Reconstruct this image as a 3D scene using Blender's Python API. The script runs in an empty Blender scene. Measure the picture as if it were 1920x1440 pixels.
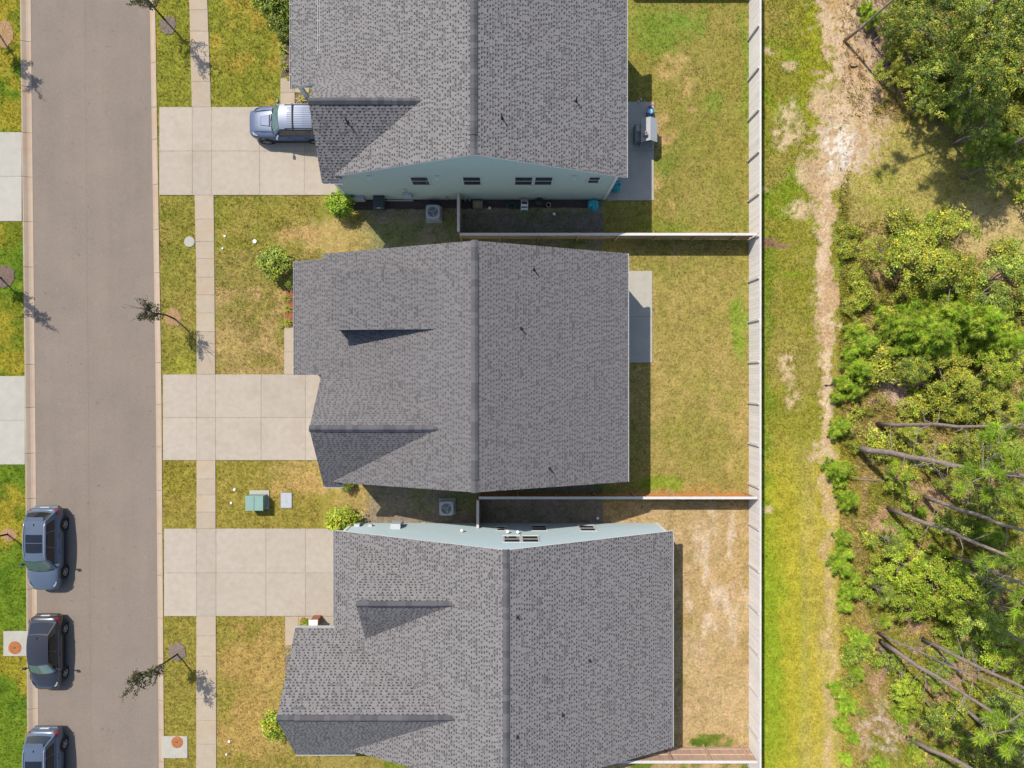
import bpy, bmesh, math, random
import numpy as np
from mathutils import Vector, Matrix

# ------------------------------------------------------------------ camera, sky, sun, exposure
SC = bpy.context.scene
COL = SC.collection
H, F, NX, NY = 41.5, 1333.0, 945.0, 709.0       # drone height (m), focal length (px of 1920), nadir pixel
cam_d = bpy.data.cameras.new('camera'); cam = bpy.data.objects.new('camera', cam_d); COL.objects.link(cam)
cam.location = (0, 0, H); cam.rotation_euler = (0, 0, 0)
cam_d.sensor_width = 36.0; cam_d.lens = 36.0 * F / 1920.0
cam_d.shift_x = (960 - NX) / 1920.0; cam_d.shift_y = -(720 - NY) / 1920.0
cam_d.clip_end = 3000
SC.camera = cam
SX, SY = 0.46, -0.545                            # shadow offset per metre of height
world = bpy.data.worlds.new('World'); SC.world = world; world.use_nodes = True
wn = world.node_tree.nodes; wl = world.node_tree.links
for n in list(wn): wn.remove(n)
sky = wn.new('ShaderNodeTexSky'); sky.sky_type = 'NISHITA'; sky.sun_disc = False
sun_el = math.atan2(1.0, math.hypot(SX, SY))
sky.sun_elevation = sun_el; sky.sun_rotation = math.radians(360) - math.atan2(SX, -SY)
bgn = wn.new('ShaderNodeBackground'); bgn.inputs['Strength'].default_value = 0.118
wo = wn.new('ShaderNodeOutputWorld')
wl.new(sky.outputs[0], bgn.inputs[0]); wl.new(bgn.outputs[0], wo.inputs[0])
sun_d = bpy.data.lights.new('sun', 'SUN'); sun_d.energy = 3.5; sun_d.angle = math.radians(0.53)
sun_d.color = (1.0, 0.945, 0.85)
sun = bpy.data.objects.new('sun', sun_d); COL.objects.link(sun)
sun.rotation_euler = Vector((SX, SY, -1)).to_track_quat('-Z', 'Y').to_euler(); sun.location = (-20, 24, 60)
vs = SC.view_settings
vs.view_transform = 'Standard'; vs.look = 'None'; vs.gamma = 1.0; vs.use_curve_mapping = False
vs.exposure = 0.90

# ------------------------------------------------------------------ helpers
def gx(px, z=0.0): return (px - NX) * (H - z) / F
def gy(py, z=0.0): return (NY - py) * (H - z) / F
def P(px, py, z=0.0): return Vector((gx(px, z), gy(py, z), z))
K = 2.05
def lin(c):
    c = c / 255.0
    return c / 12.92 if c <= 0.04045 else ((c + 0.055) / 1.055) ** 2.4
def S(r, g, b): return (lin(r) / K, lin(g) / K, lin(b) / K)     # albedo of a sunlit level surface that shows as r,g,b

def wloc(o):
    v = Vector((0, 0, 0))
    while o is not None:
        v += o.location; o = o.parent
    return v

def thing(name, label, cat, loc=(0, 0, 0), group=None, rz=0.0):
    o = bpy.data.objects.new(name, None); o.empty_display_size = 0.3
    o.location = loc; o.rotation_euler = (0, 0, rz); COL.objects.link(o)
    tag(o, label, cat, group); return o
def tag(o, label=None, cat=None, group=None, kind=None):
    if label: o['label'] = label
    if cat: o['category'] = cat
    if group: o['group'] = group
    if kind: o['kind'] = kind
    return o

class MB:
    def __init__(s): s.v = []; s.f = []; s.c = []
    def add(s, verts, faces, col=None):
        b = len(s.v); s.v.extend([tuple(p) for p in verts])
        for f in faces: s.f.append([i + b for i in f]); s.c.append(col)
        return s
    def quad(s, a, b, c, d, col=None): return s.add([a, b, c, d], [(0, 1, 2, 3)], col)
    def box(s, x0, x1, y0, y1, z0, z1, col=None):
        if x0 > x1: x0, x1 = x1, x0
        if y0 > y1: y0, y1 = y1, y0
        v = [(x0, y0, z0), (x1, y0, z0), (x1, y1, z0), (x0, y1, z0), (x0, y0, z1), (x1, y0, z1), (x1, y1, z1), (x0, y1, z1)]
        return s.add(v, [(3, 2, 1, 0), (4, 5, 6, 7), (0, 1, 5, 4), (1, 2, 6, 5), (2, 3, 7, 6), (3, 0, 4, 7)], col)
    def cbox(s, x0, x1, y0, y1, z0, z1, b=0.01, col=None):      # box with its top edges chamfered
        if x0 > x1: x0, x1 = x1, x0
        if y0 > y1: y0, y1 = y1, y0
        zb = z1 - b
        v = [(x0, y0, z0), (x1, y0, z0), (x1, y1, z0), (x0, y1, z0), (x0, y0, zb), (x1, y0, zb), (x1, y1, zb), (x0, y1, zb),
             (x0 + b, y0 + b, z1), (x1 - b, y0 + b, z1), (x1 - b, y1 - b, z1), (x0 + b, y1 - b, z1)]
        f = [(3, 2, 1, 0), (8, 9, 10, 11)]
        for k in range(4):
            n = (k + 1) % 4
            f.append((k, n, n + 4, k + 4)); f.append((k + 4, n + 4, n + 8, k + 8))
        return s.add(v, f, col)
    def prism(s, pts, z0, z1, col=None):                          # vertical prism over an xy outline (ccw); z1 number or function
        n = len(pts)
        zf = z1 if callable(z1) else (lambda x, y: z1)
        z0f = z0 if callable(z0) else (lambda x, y: z0)
        v = [(x, y, z0f(x, y)) for x, y in pts] + [(x, y, zf(x, y)) for x, y in pts]
        f = [tuple(range(n - 1, -1, -1)), tuple(range(n, 2 * n))]
        for k in range(n):
            m = (k + 1) % n; f.append((k, m, m + n, k + n))
        return s.add(v, f, col)
    def tube(s, pts, rad, n=8, cap=True, col=None):
        pts = [Vector(p) for p in pts]
        if not hasattr(rad, '__len__'): rad = [rad] * len(pts)
        rings = []
        for i, p in enumerate(pts):
            d = (pts[min(i + 1, len(pts) - 1)] - pts[max(i - 1, 0)]).normalized()
            u = d.orthogonal().normalized() if i == 0 else (uprev - d * uprev.dot(d)).normalized()
            uprev = u; w = d.cross(u)
            rings.append([p + (u * math.cos(2 * math.pi * k / n) + w * math.sin(2 * math.pi * k / n)) * rad[i] for k in range(n)])
        v = [q for r in rings for q in r]; f = []
        for i in range(len(pts) - 1):
            for k in range(n):
                m = (k + 1) % n
                f.append((i * n + k, i * n + m, (i + 1) * n + m, (i + 1) * n + k))
        if cap: f.append(tuple(range(n - 1, -1, -1))); f.append(tuple((len(pts) - 1) * n + k for k in range(n)))
        return s.add(v, f, col)
    def lathe(s, prof, c=(0, 0, 0), n=20, col=None):              # prof: (r, z) list, about the z axis
        v = []; f = []
        for r, z in prof:
            for k in range(n):
                a = 2 * math.pi * k / n; v.append((c[0] + r * math.cos(a), c[1] + r * math.sin(a), c[2] + z))
        for i in range(len(prof) - 1):
            for k in range(n):
                m = (k + 1) % n; f.append((i * n + k, i * n + m, (i + 1) * n + m, (i + 1) * n + k))
        f.append(tuple(range(n - 1, -1, -1))); f.append(tuple((len(prof) - 1) * n + k for k in range(n)))
        return s.add(v, f, col)
    def mesh(s, name, off=(0, 0, 0), smooth=False):
        me = bpy.data.meshes.new(name)
        ox, oy, oz = off
        me.from_pydata([(x - ox, y - oy, z - oz) for x, y, z in s.v], [], s.f)
        if any(c is not None for c in s.c):
            at = me.attributes.new('Col', 'FLOAT_COLOR', 'FACE')
            arr = np.ones((len(s.f), 4), dtype=np.float32)
            for i, c in enumerate(s.c):
                if c is not None: arr[i, :3] = c[:3]
            at.data.foreach_set('color', arr.ravel())
        if smooth: me.polygons.foreach_set('use_smooth', [True] * len(me.polygons))
        me.update(); return me
    def build(s, name, mat, parent=None, smooth=False, local=False):
        off = (0, 0, 0) if (parent is None or local) else wloc(parent)
        me = s.mesh(name, off, smooth)
        return link(name, me, mat, parent)

def link(name, me, mat, parent=None, loc=(0, 0, 0), rot=None):
    o = bpy.data.objects.new(name, me)
    if mat is not None and len(me.materials) == 0: me.materials.append(mat)
    o.parent = parent; o.location = loc
    if rot is not None: o.rotation_euler = rot
    COL.objects.link(o); return o

def copy_tree(o, parent=None):
    c = o.copy(); COL.objects.link(c); c.parent = parent
    for ch in list(o.children): copy_tree(ch, c)
    return c

def np_mesh(name, V, Fc, mat, fcol=None, parent=None, smooth=False):
    me = bpy.data.meshes.new(name); k = Fc.shape[1]; nf = len(Fc)
    me.vertices.add(len(V)); me.vertices.foreach_set('co', V.astype(np.float32).ravel())
    me.loops.add(nf * k); me.loops.foreach_set('vertex_index', Fc.astype(np.int32).ravel())
    me.polygons.add(nf); me.polygons.foreach_set('loop_start', np.arange(0, nf * k, k, dtype=np.int32))
    me.polygons.foreach_set('loop_total', np.full(nf, k, dtype=np.int32))
    if fcol is not None:
        dom = 'FACE' if len(fcol) == nf else 'POINT'
        at = me.attributes.new('Col', 'FLOAT_COLOR', dom)
        arr = np.ones((len(fcol), 4), dtype=np.float32); arr[:, :3] = fcol
        at.data.foreach_set('color', arr.ravel())
    if smooth: me.polygons.foreach_set('use_smooth', np.ones(nf, dtype=bool))
    me.update(); me.validate()
    if mat is None: return me
    return link(name, me, mat, parent)

# value noise for layout of soil and turf colours
_rng = np.random.RandomState(7); _LAT = _rng.rand(512, 512)
def vnoise(x, y, seed=0):
    x = x + seed * 37.17; y = y + seed * 91.73
    xi = np.floor(x).astype(int); yi = np.floor(y).astype(int); fx = x - xi; fy = y - yi
    fx = fx * fx * (3 - 2 * fx); fy = fy * fy * (3 - 2 * fy)
    a = _LAT[xi % 512, yi % 512]; b = _LAT[(xi + 1) % 512, yi % 512]; c = _LAT[xi % 512, (yi + 1) % 512]; d = _LAT[(xi + 1) % 512, (yi + 1) % 512]
    return (a * (1 - fx) + b * fx) * (1 - fy) + (c * (1 - fx) + d * fx) * fy
def fbm(x, y, fr, oc=4, seed=0):
    s = 0; a = 1; t = 0
    for k in range(oc):
        s = s + a * vnoise(x * fr, y * fr, seed + k * 3); t += a; a *= 0.55; fr *= 2.03
    return s / t
def sstep(e0, e1, x):
    t = np.clip((x - e0) / (e1 - e0), 0, 1); return t * t * (3 - 2 * t)

# ------------------------------------------------------------------ materials
MATS = {}
def nodes_of(m):
    m.use_nodes = True; nt = m.node_tree; return nt, nt.nodes, nt.links
def mat(name, col=(0.5, 0.5, 0.5), rough=0.7, var=0.12, scale=6.0, bump=0.0, bscale=60.0, metal=0.0, vcol=False, rnd=0.0,
        spec=0.3, coat=0.0, stain=None, stain_scale=1.2, stain_amt=0.0, transl=0.0, stretch=None):
    m = bpy.data.materials.new(name); nt, N, L = nodes_of(m)
    b = N['Principled BSDF']; b.inputs['Roughness'].default_value = rough; b.inputs['Metallic'].default_value = metal
    b.inputs['Specular IOR Level'].default_value = spec
    if coat: b.inputs['Coat Weight'].default_value = coat; b.inputs['Coat Roughness'].default_value = 0.06
    tc = N.new('ShaderNodeTexCoord')
    geo = N.new('ShaderNodeNewGeometry')
    vec = geo.outputs['Position']
    if stretch:
        mp = N.new('ShaderNodeMapping'); mp.inputs['Scale'].default_value = stretch; L.new(vec, mp.inputs[0]); vec2 = mp.outputs[0]
    else: vec2 = vec
    if vcol:
        at = N.new('ShaderNodeAttribute'); at.attribute_name = 'Col'; cur = at.outputs['Color']
        if col != (1, 1, 1):
            mm = N.new('ShaderNodeMix'); mm.data_type = 'RGBA'; mm.blend_type = 'MULTIPLY'; mm.inputs[0].default_value = 1
            L.new(cur, mm.inputs[6]); mm.inputs[7].default_value = (*col, 1); cur = mm.outputs[2]
    else:
        rgb = N.new('ShaderNodeRGB'); rgb.outputs[0].default_value = (*col, 1); cur = rgb.outputs[0]
    def mul(cur, fac_out, lo, hi):
        mr = N.new('ShaderNodeMapRange'); mr.inputs[1].default_value = 0.25; mr.inputs[2].default_value = 0.75
        mr.inputs[3].default_value = lo; mr.inputs[4].default_value = hi; L.new(fac_out, mr.inputs[0])
        mx = N.new('ShaderNodeVectorMath'); mx.operation = 'SCALE'; L.new(cur, mx.inputs[0]); L.new(mr.outputs[0], mx.inputs['Scale'])
        return mx.outputs[0]
    if var:
        nz = N.new('ShaderNodeTexNoise'); nz.inputs['Scale'].default_value = scale; nz.inputs['Detail'].default_value = 8; nz.inputs['Roughness'].default_value = 0.65
        L.new(vec2, nz.inputs['Vector']); cur = mul(cur, nz.outputs['Fac'], 1 - var, 1 + var)
    if rnd:
        oi = N.new('ShaderNodeObjectInfo')
        mr = N.new('ShaderNodeMapRange'); mr.inputs[3].default_value = 1 - rnd; mr.inputs[4].default_value = 1 + rnd; L.new(oi.outputs['Random'], mr.inputs[0])
        mx = N.new('ShaderNodeVectorMath'); mx.operation = 'SCALE'; L.new(cur, mx.inputs[0]); L.new(mr.outputs[0], mx.inputs['Scale']); cur = mx.outputs[0]
    if stain:
        nz = N.new('ShaderNodeTexNoise'); nz.inputs['Scale'].default_value = stain_scale; nz.inputs['Detail'].default_value = 6; L.new(vec, nz.inputs['Vector'])
        mr = N.new('ShaderNodeMapRange'); mr.inputs[1].default_value = 0.5; mr.inputs[2].default_value = 0.75; mr.inputs[4].default_value = stain_amt; L.new(nz.outputs['Fac'], mr.inputs[0])
        mx = N.new('ShaderNodeMix'); mx.data_type = 'RGBA'; L.new(mr.outputs[0], mx.inputs[0]); L.new(cur, mx.inputs[6]); mx.inputs[7].default_value = (*stain, 1); cur = mx.outputs[2]
    L.new(cur, b.inputs['Base Color'])
    if bump:
        nb = N.new('ShaderNodeTexNoise'); nb.inputs['Scale'].default_value = bscale; nb.inputs['Detail'].default_value = 4; L.new(vec2, nb.inputs['Vector'])
        bp = N.new('ShaderNodeBump'); bp.inputs['Strength'].default_value = bump; bp.inputs['Distance'].default_value = 0.03
        L.new(nb.outputs['Fac'], bp.inputs['Height']); L.new(bp.outputs[0], b.inputs['Normal'])
    if transl:
        tr = N.new('ShaderNodeBsdfTranslucent'); L.new(cur, tr.inputs['Color'])
        ms = N.new('ShaderNodeMixShader'); ms.inputs[0].default_value = transl
        L.new(b.outputs[0], ms.inputs[1]); L.new(tr.outputs[0], ms.inputs[2]); L.new(ms.outputs[0], N['Material Output'].inputs['Surface'])
    MATS[name] = m; return m

M_concrete = mat('concrete', S(203, 189, 171), 0.85, 0.10, 3.0, 0.15, 90, rnd=0.06, stain=S(176, 156, 130), stain_scale=0.8, stain_amt=0.3)
M_walk = mat('walk_concrete', S(202, 184, 160), 0.85, 0.08, 2.5, 0.15, 90, rnd=0.05, stain=S(206, 168, 122), stain_scale=0.9, stain_amt=0.45)
M_kerb = mat('kerb_concrete', S(206, 183, 158), 0.85, 0.08, 2.2, 0.15, 90, rnd=0.03, stain=S(200, 150, 115), stain_scale=0.7, stain_amt=0.35)
M_cold = mat('pale_concrete', S(204, 198, 184), 0.85, 0.08, 2.0, 0.15, 90, rnd=0.03, stain=S(190, 184, 174), stain_scale=0.8, stain_amt=0.5)
M_joint = mat('joint_sand', S(160, 147, 132), 0.95, 0.15, 8)
M_turf = mat('turf', (1, 1, 1), 0.95, 0.42, 7.0, 1.0, 18, vcol=True, spec=0.05)
M_blade = mat('grass_blade', (1, 1, 1), 0.8, 0.0, vcol=True, spec=0.08, transl=0.2)
M_soil = mat('far_soil', S(140, 138, 70), 0.95, 0.25, 0.6, 0.5, 8)
M_shingle = mat('shingle', (1, 1, 1), 0.92, 0.10, 40.0, 0.2, 200, vcol=True, spec=0.12)
M_ridge = mat('ridge_shingle', S(112, 110, 113), 0.92, 0.10, 30.0, 0.2, 200, rnd=0.22, spec=0.12)
M_white = mat('white_trim', (0.60, 0.59, 0.57), 0.5, 0.04, 2)
M_gutter = mat('gutter', (0.36, 0.355, 0.345), 0.4, 0.06, 3)
M_wall1 = mat('grey_green_siding', (0.37, 0.425, 0.385), 0.7, 0.04, 3, 0.1, 50)
M_wall2 = mat('grey_blue_siding', (0.36, 0.42, 0.43), 0.7, 0.04, 3, 0.1, 50)
M_wall3 = mat('pale_blue_siding', (0.36, 0.435, 0.455), 0.7, 0.04, 3, 0.1, 50)
M_pane = mat('window_pane', (0.03, 0.035, 0.037), 0.08, 0.0, spec=0.6)
M_sash = mat('sash', (0.46, 0.46, 0.45), 0.45, 0.03, 2)
M_door = mat('door_paint', (0.55, 0.55, 0.53), 0.5, 0.05, 2)
M_fence = mat('weathered_pine', (0.62, 0.58, 0.545), 0.85, 0.10, 5, 0.2, 60, rnd=0.055, stretch=(1, 1, 0.15))
M_fence_c = mat('pale_cap_board', (0.44, 0.415, 0.39), 0.85, 0.1, 4, 0.15, 60, rnd=0.03)
M_fence_t = mat('tan_pine', S(222, 188, 142), 0.85, 0.14, 5, 0.2, 60, rnd=0.10, stretch=(1, 1, 0.15))
M_fence_o = mat('orange_pine', S(222, 150, 82), 0.85, 0.14, 5, 0.2, 60, rnd=0.08, stretch=(1, 1, 0.15))
M_fence_s = mat('salmon_pine', S(226, 190, 165), 0.85, 0.14, 4, 0.2, 60, rnd=0.10, stretch=(1, 1, 0.15))
M_bark = mat('pine_bark', S(190, 168, 156), 0.95, 0.45, 9, 1.0, 25, stretch=(1, 1, 0.3))
M_twig = mat('grey_twig', S(165, 150, 138), 0.95, 0.25, 9, 0.5, 30)
M_dtwig = mat('dark_twig', S(74, 62, 56), 0.95, 0.25, 9, 0.5, 30)
M_leaf = mat('leaf', (1, 1, 1), 0.5, 0.0, vcol=True, rnd=0.2, spec=0.3, transl=0.25)
M_needle = mat('needle', (1, 1, 1), 0.6, 0.0, vcol=True, rnd=0.12, spec=0.15, transl=0.3)
M_mulch_r = mat('red_mulch', S(176, 112, 78), 0.95, 0.35, 14, 1.0, 40)
M_mulch_b = mat('brown_mulch', S(140, 118, 104), 0.95, 0.4, 14, 1.0, 40)
M_mulch_o = mat('straw_mulch', S(198, 158, 114), 0.95, 0.3, 14, 1.0, 40)
M_mulch_g = mat('grey_mulch', S(150, 132, 118), 0.95, 0.45, 14, 1.0, 40)
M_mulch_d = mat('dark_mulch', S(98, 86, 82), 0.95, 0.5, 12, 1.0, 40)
M_rust = mat('rusty_iron', S(196, 120, 66), 0.8, 0.3, 9, 0.4, 60)
M_green = mat('green_enamel', S(150, 185, 172), 0.45, 0.07, 3)
M_greyplastic = mat('grey_plastic', S(150, 154, 160), 0.45, 0.06, 4)
M_lightplastic = mat('light_grey_plastic', S(206, 208, 212), 0.4, 0.05, 4)
M_whitepl = mat('white_plastic', (0.6, 0.6, 0.59), 0.4, 0.05, 4)
M_dark = mat('dark_plastic', (0.02, 0.022, 0.024), 0.5, 0.1, 5)
M_bin = mat('bin_plastic', (0.035, 0.045, 0.048), 0.5, 0.1, 5)
M_metal = mat('grey_metal', (0.36, 0.38, 0.40), 0.4, 0.06, 5, metal=0.0)
M_darkmetal = mat('dark_metal', (0.06, 0.07, 0.075), 0.45, 0.1, 5)
M_copper = mat('grille_metal', (0.10, 0.11, 0.12), 0.45, 0.1, 5)
M_cyan = mat('cyan_tarp', (0.03, 0.32, 0.38), 0.5, 0.1, 6)
M_blue = mat('blue_plastic', (0.02, 0.12, 0.30), 0.4, 0.05, 6)
M_lblue = mat('light_blue_plastic', (0.22, 0.42, 0.55), 0.4, 0.05, 6)
M_red = mat('red_plastic', (0.40, 0.05, 0.04), 0.4, 0.05, 6)
M_hose = mat('green_hose', (0.035, 0.075, 0.06), 0.5, 0.05, 6)
M_pink = mat('pink_plastic', S(214, 178, 164), 0.5, 0.05, 6)
M_yellow = mat('yellow_handle', (0.45, 0.26, 0.04), 0.5, 0.05, 6)
M_log = mat('log_wood', S(190, 160, 130), 0.9, 0.25, 8, 0.5, 30)
M_rubber = mat('tyre_rubber', (0.012, 0.012, 0.013), 0.85, 0.1, 20)
M_rim = mat('alloy', (0.55, 0.55, 0.56), 0.3, 0.0, metal=0.7)
M_glass = mat('car_glass', (0.07, 0.12, 0.11), 0.04, 0.0, spec=0.8)
M_dglass = mat('tinted_glass', (0.008, 0.009, 0.014), 0.05, 0.0, spec=0.6)
M_paint_blue = mat('blue_paint', (0.070, 0.092, 0.130), 0.33, 0.02, 4, coat=0.45, spec=0.4, metal=0.15)
M_paint_black = mat('black_paint', (0.022, 0.021, 0.025), 0.28, 0.02, 4, coat=0.8, spec=0.5, metal=0.2)
M_paint_suv = mat('steel_blue_paint', (0.066, 0.088, 0.145), 0.4, 0.02, 4, coat=0.2, spec=0.35, metal=0.1)
M_lamp = mat('lamp_glass', (0.22, 0.23, 0.24), 0.1, 0.0, spec=0.8)
M_tail = mat('tail_lamp', (0.30, 0.02, 0.02), 0.15, 0.0, spec=0.6)
M_plate = mat('plate', (0.5, 0.5, 0.5), 0.4, 0.0)

# asphalt: fine aggregate, long tonal bands, worn blotches, one faint seam along the lane
def make_asphalt():
    m = bpy.data.materials.new('asphalt'); nt, N, L = nodes_of(m); b = N['Principled BSDF']
    b.inputs['Roughness'].default_value = 0.9; b.inputs['Specular IOR Level'].default_value = 0.15
    g = N.new('ShaderNodeNewGeometry'); pos = g.outputs['Position']
    def noise(sc, det, stretch=None, rough=0.6):
        n = N.new('ShaderNodeTexNoise'); n.inputs['Scale'].default_value = sc; n.inputs['Detail'].default_value = det; n.inputs['Roughness'].default_value = rough
        if stretch:
            mp = N.new('ShaderNodeMapping'); mp.inputs['Scale'].default_value = stretch; L.new(pos, mp.inputs[0]); L.new(mp.outputs[0], n.inputs['Vector'])
        else: L.new(pos, n.inputs['Vector'])
        return n.outputs['Fac']
    r = N.new('ShaderNodeValToRGB'); e = r.color_ramp.elements
    e[0].position = 0.3; e[0].color = (*S(152, 138, 125), 1); e[1].position = 0.72; e[1].color = (*S(163, 148, 134), 1)
    L.new(noise(0.35, 8), r.inputs[0]); cur = r.outputs[0]
    def scale_by(cur, fac, a, bb, lo, hi):
        mr = N.new('ShaderNodeMapRange'); mr.inputs[1].default_value = a; mr.inputs[2].default_value = bb; mr.inputs[3].default_value = lo; mr.inputs[4].default_value = hi
        L.new(fac, mr.inputs[0]); v = N.new('ShaderNodeVectorMath'); v.operation = 'SCALE'; L.new(cur, v.inputs[0]); L.new(mr.outputs[0], v.inputs['Scale']); return v.outputs[0]
    cur = scale_by(cur, noise(1.0, 4, (1.3, 0.08, 1)), 0.3, 0.7, 0.965, 1.035)
    cur = scale_by(cur, noise(26, 4, None, 0.85), 0.3, 0.7, 0.74, 1.26)
    cur = scale_by(cur, noise(1.1, 6), 0.66, 0.76, 1.0, 1.10)
    # pale scuffs, dark drips
    cur = scale_by(cur, noise(2.6, 2), 0.72, 0.76, 1.0, 1.12)
    cur = scale_by(cur, noise(4.5, 1, None, 0.3), 0.20, 0.25, 0.78, 1.0)
    # seam
    sx = N.new('ShaderNodeSeparateXYZ'); L.new(pos, sx.inputs[0])
    ad = N.new('ShaderNodeMath'); ad.operation = 'MULTIPLY_ADD'; L.new(sx.outputs['Y'], ad.inputs[0]); ad.inputs[1].default_value = 0.008; L.new(sx.outputs['X'], ad.inputs[2])
    s2 = N.new('ShaderNodeMath'); s2.operation = 'ADD'; L.new(ad.outputs[0], s2.inputs[0]); s2.inputs[1].default_value = 24.35
    ab = N.new('ShaderNodeMath'); ab.operation = 'ABSOLUTE'; L.new(s2.outputs[0], ab.inputs[0])
    cur = scale_by(cur, ab.outputs[0], 0.0, 0.035, 0.86, 1.0)
    L.new(cur, b.inputs['Base Color'])
    bp = N.new('ShaderNodeBump'); bp.inputs['Strength'].default_value = 0.5; bp.inputs['Distance'].default_value = 0.02; L.new(noise(60, 3), bp.inputs['Height']); L.new(bp.outputs[0], b.inputs['Normal'])
    return m
M_asphalt = make_asphalt()

def make_brick():
    m = bpy.data.materials.new('brick'); nt, N, L = nodes_of(m); b = N['Principled BSDF']; b.inputs['Roughness'].default_value = 0.9
    tc = N.new('ShaderNodeTexCoord'); bt = N.new('ShaderNodeTexBrick'); bt.inputs['Scale'].default_value = 6
    bt.inputs['Color1'].default_value = (*S(196, 122, 84), 1); bt.inputs['Color2'].default_value = (*S(172, 98, 66), 1); bt.inputs['Mortar'].default_value = (*S(190, 170, 150), 1)
    L.new(tc.outputs['Object'], bt.inputs['Vector']); L.new(bt.outputs['Color'], b.inputs['Base Color']); return m
M_brick = make_brick()

# ------------------------------------------------------------------ ground and street
base = MB().quad((-900, -900, -0.45), (900, -900, -0.45), (900, 900, -0.45), (-900, 900, -0.45)).build('ground', M_soil)
tag(base, 'wide open ground around the houses', None, None, 'structure')

def xl(py, t): return np.interp(py, [-200, 0, 720, 1440, 1640], t)
LK_O = [36, 38, 47, 52, 54]; LK_I = [53, 55, 63, 70, 72]         # west kerb: lawn side, road side
RK_I = [277, 279, 290, 296, 298]; RK_O = [289, 291, 303, 308, 310]

YS = np.linspace(-320, 1760, 27)
road = MB()
for a, b in zip(YS[:-1], YS[1:]):
    road.quad((gx(xl(a, LK_I) - 4), gy(a), -0.13), (gx(xl(b, LK_I) - 4), gy(b), -0.13), (gx(xl(b, RK_I) + 4), gy(b), -0.13), (gx(xl(a, RK_I) + 4), gy(a), -0.13))
tag(road.build('road', M_asphalt), 'worn grey brown asphalt street', None, None, 'structure')

def kerb_piece(pa, pb, inner, outer, root, sgn):
    # low rolled kerb: flat gutter pan on the road side, rounded lip on the lawn side
    m = MB()
    prof = [(0.0, -0.118), (0.30, -0.118), (0.52, -0.09), (0.74, -0.02), (0.88, 0.022), (1.0, 0.028)]
    ga, gb = 0.012, -0.012
    rings = []
    for py, dy in ((pa, -ga), (pb, ga)):
        xi, xo = gx(xl(py, inner)), gx(xl(py, outer)); y = gy(py) + dy
        rings.append([(xi + (xo - xi) * t, y, z) for t, z in prof] + [(xo, y, -0.3), (xi, y, -0.3)])
    n = len(rings[0]); m.add(rings[0] + rings[1], [(i, (i + 1) % n, (i + 1) % n + n, i + n) for i in range(n)] + [tuple(range(n)), tuple(range(2 * n - 1, n - 1, -1))])
    m.build('kerb_piece', M_kerb, root)
for nm, inner, outer, joints in (('kerb_west', LK_I, LK_O, [-240, -150, -65, 76, 161, 248, 331, 415, 500, 590, 683, 764, 850, 935, 1020, 1105, 1183, 1250, 1330, 1415, 1500, 1590, 1680]),
                                 ('kerb_east', RK_I, RK_O, [-240, -155, -70, 12, 116, 200, 260, 345, 430, 511, 600, 680, 759, 838, 920, 1001, 1080, 1160, 1235, 1315, 1370, 1430, 1510, 1590, 1680])):
    r = bpy.data.objects.new(nm, None); COL.objects.link(r); tag(r, 'low concrete kerb along the street', None, None, 'structure')
    for a, b in zip(joints[:-1], joints[1:]): kerb_piece(a, b, inner, outer, r, 1)

SLABS = []          # pixel rectangles covered by concrete or beds: no turf blades there
def slab_set(name, cells, m, z=0.035, joint=True, label=None):
    r = bpy.data.objects.new(name, None); COL.objects.link(r); tag(r, label, None, None, 'structure')
    g = 0.0045
    for c in cells:
        q = c if len(c) == 4 and hasattr(c[0], '__len__') else [(c[0], c[1]), (c[2], c[1]), (c[2], c[3]), (c[0], c[3])]
        cx = sum(p[0] for p in q) / 4; cy = sum(p[1] for p in q) / 4
        SLABS.append((min(p[0] for p in q), min(p[1] for p in q), max(p[0] for p in q), max(p[1] for p in q)))
        pts = []
        for px, py in q:
            X, Y = gx(px), gy(py); pts.append((X - g * (1 if px > cx else -1), Y - g * (1 if Y > gy(cy) else -1)))
        pts = pts[::-1]
        dz = random.Random(int(cx * 7 + cy)).uniform(-0.003, 0.003)
        b = 0.012; m2 = MB(); n = 4
        mx = sum(p[0] for p in pts) / 4; my = sum(p[1] for p in pts) / 4
        ins = [(x + (b if x < mx else -b), y + (b if y < my else -b)) for x, y in pts]
        v = [(x, y, -0.1) for x, y in pts] + [(x, y, z + dz - 0.006) for x, y in pts] + [(x, y, z + dz) for x, y in ins]
        f = [(3, 2, 1, 0), (8, 9, 10, 11)]
        for k in range(4):
            e = (k + 1) % 4; f += [(k, e, e + 4, k + 4), (k + 4, e + 4, e + 8, k + 8)]
        m2.add(v, f).build('slab', m, r)
    if joint:
        jb = MB()
        for s in SLABS[-len(cells):]:
            jb.box(gx(s[0]) + 0.02, gx(s[2]) - 0.02, gy(s[3]) + 0.02, gy(s[1]) - 0.02, -0.09, z - 0.022)
        jb.build('bedding', M_joint, r)
    return r

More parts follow.
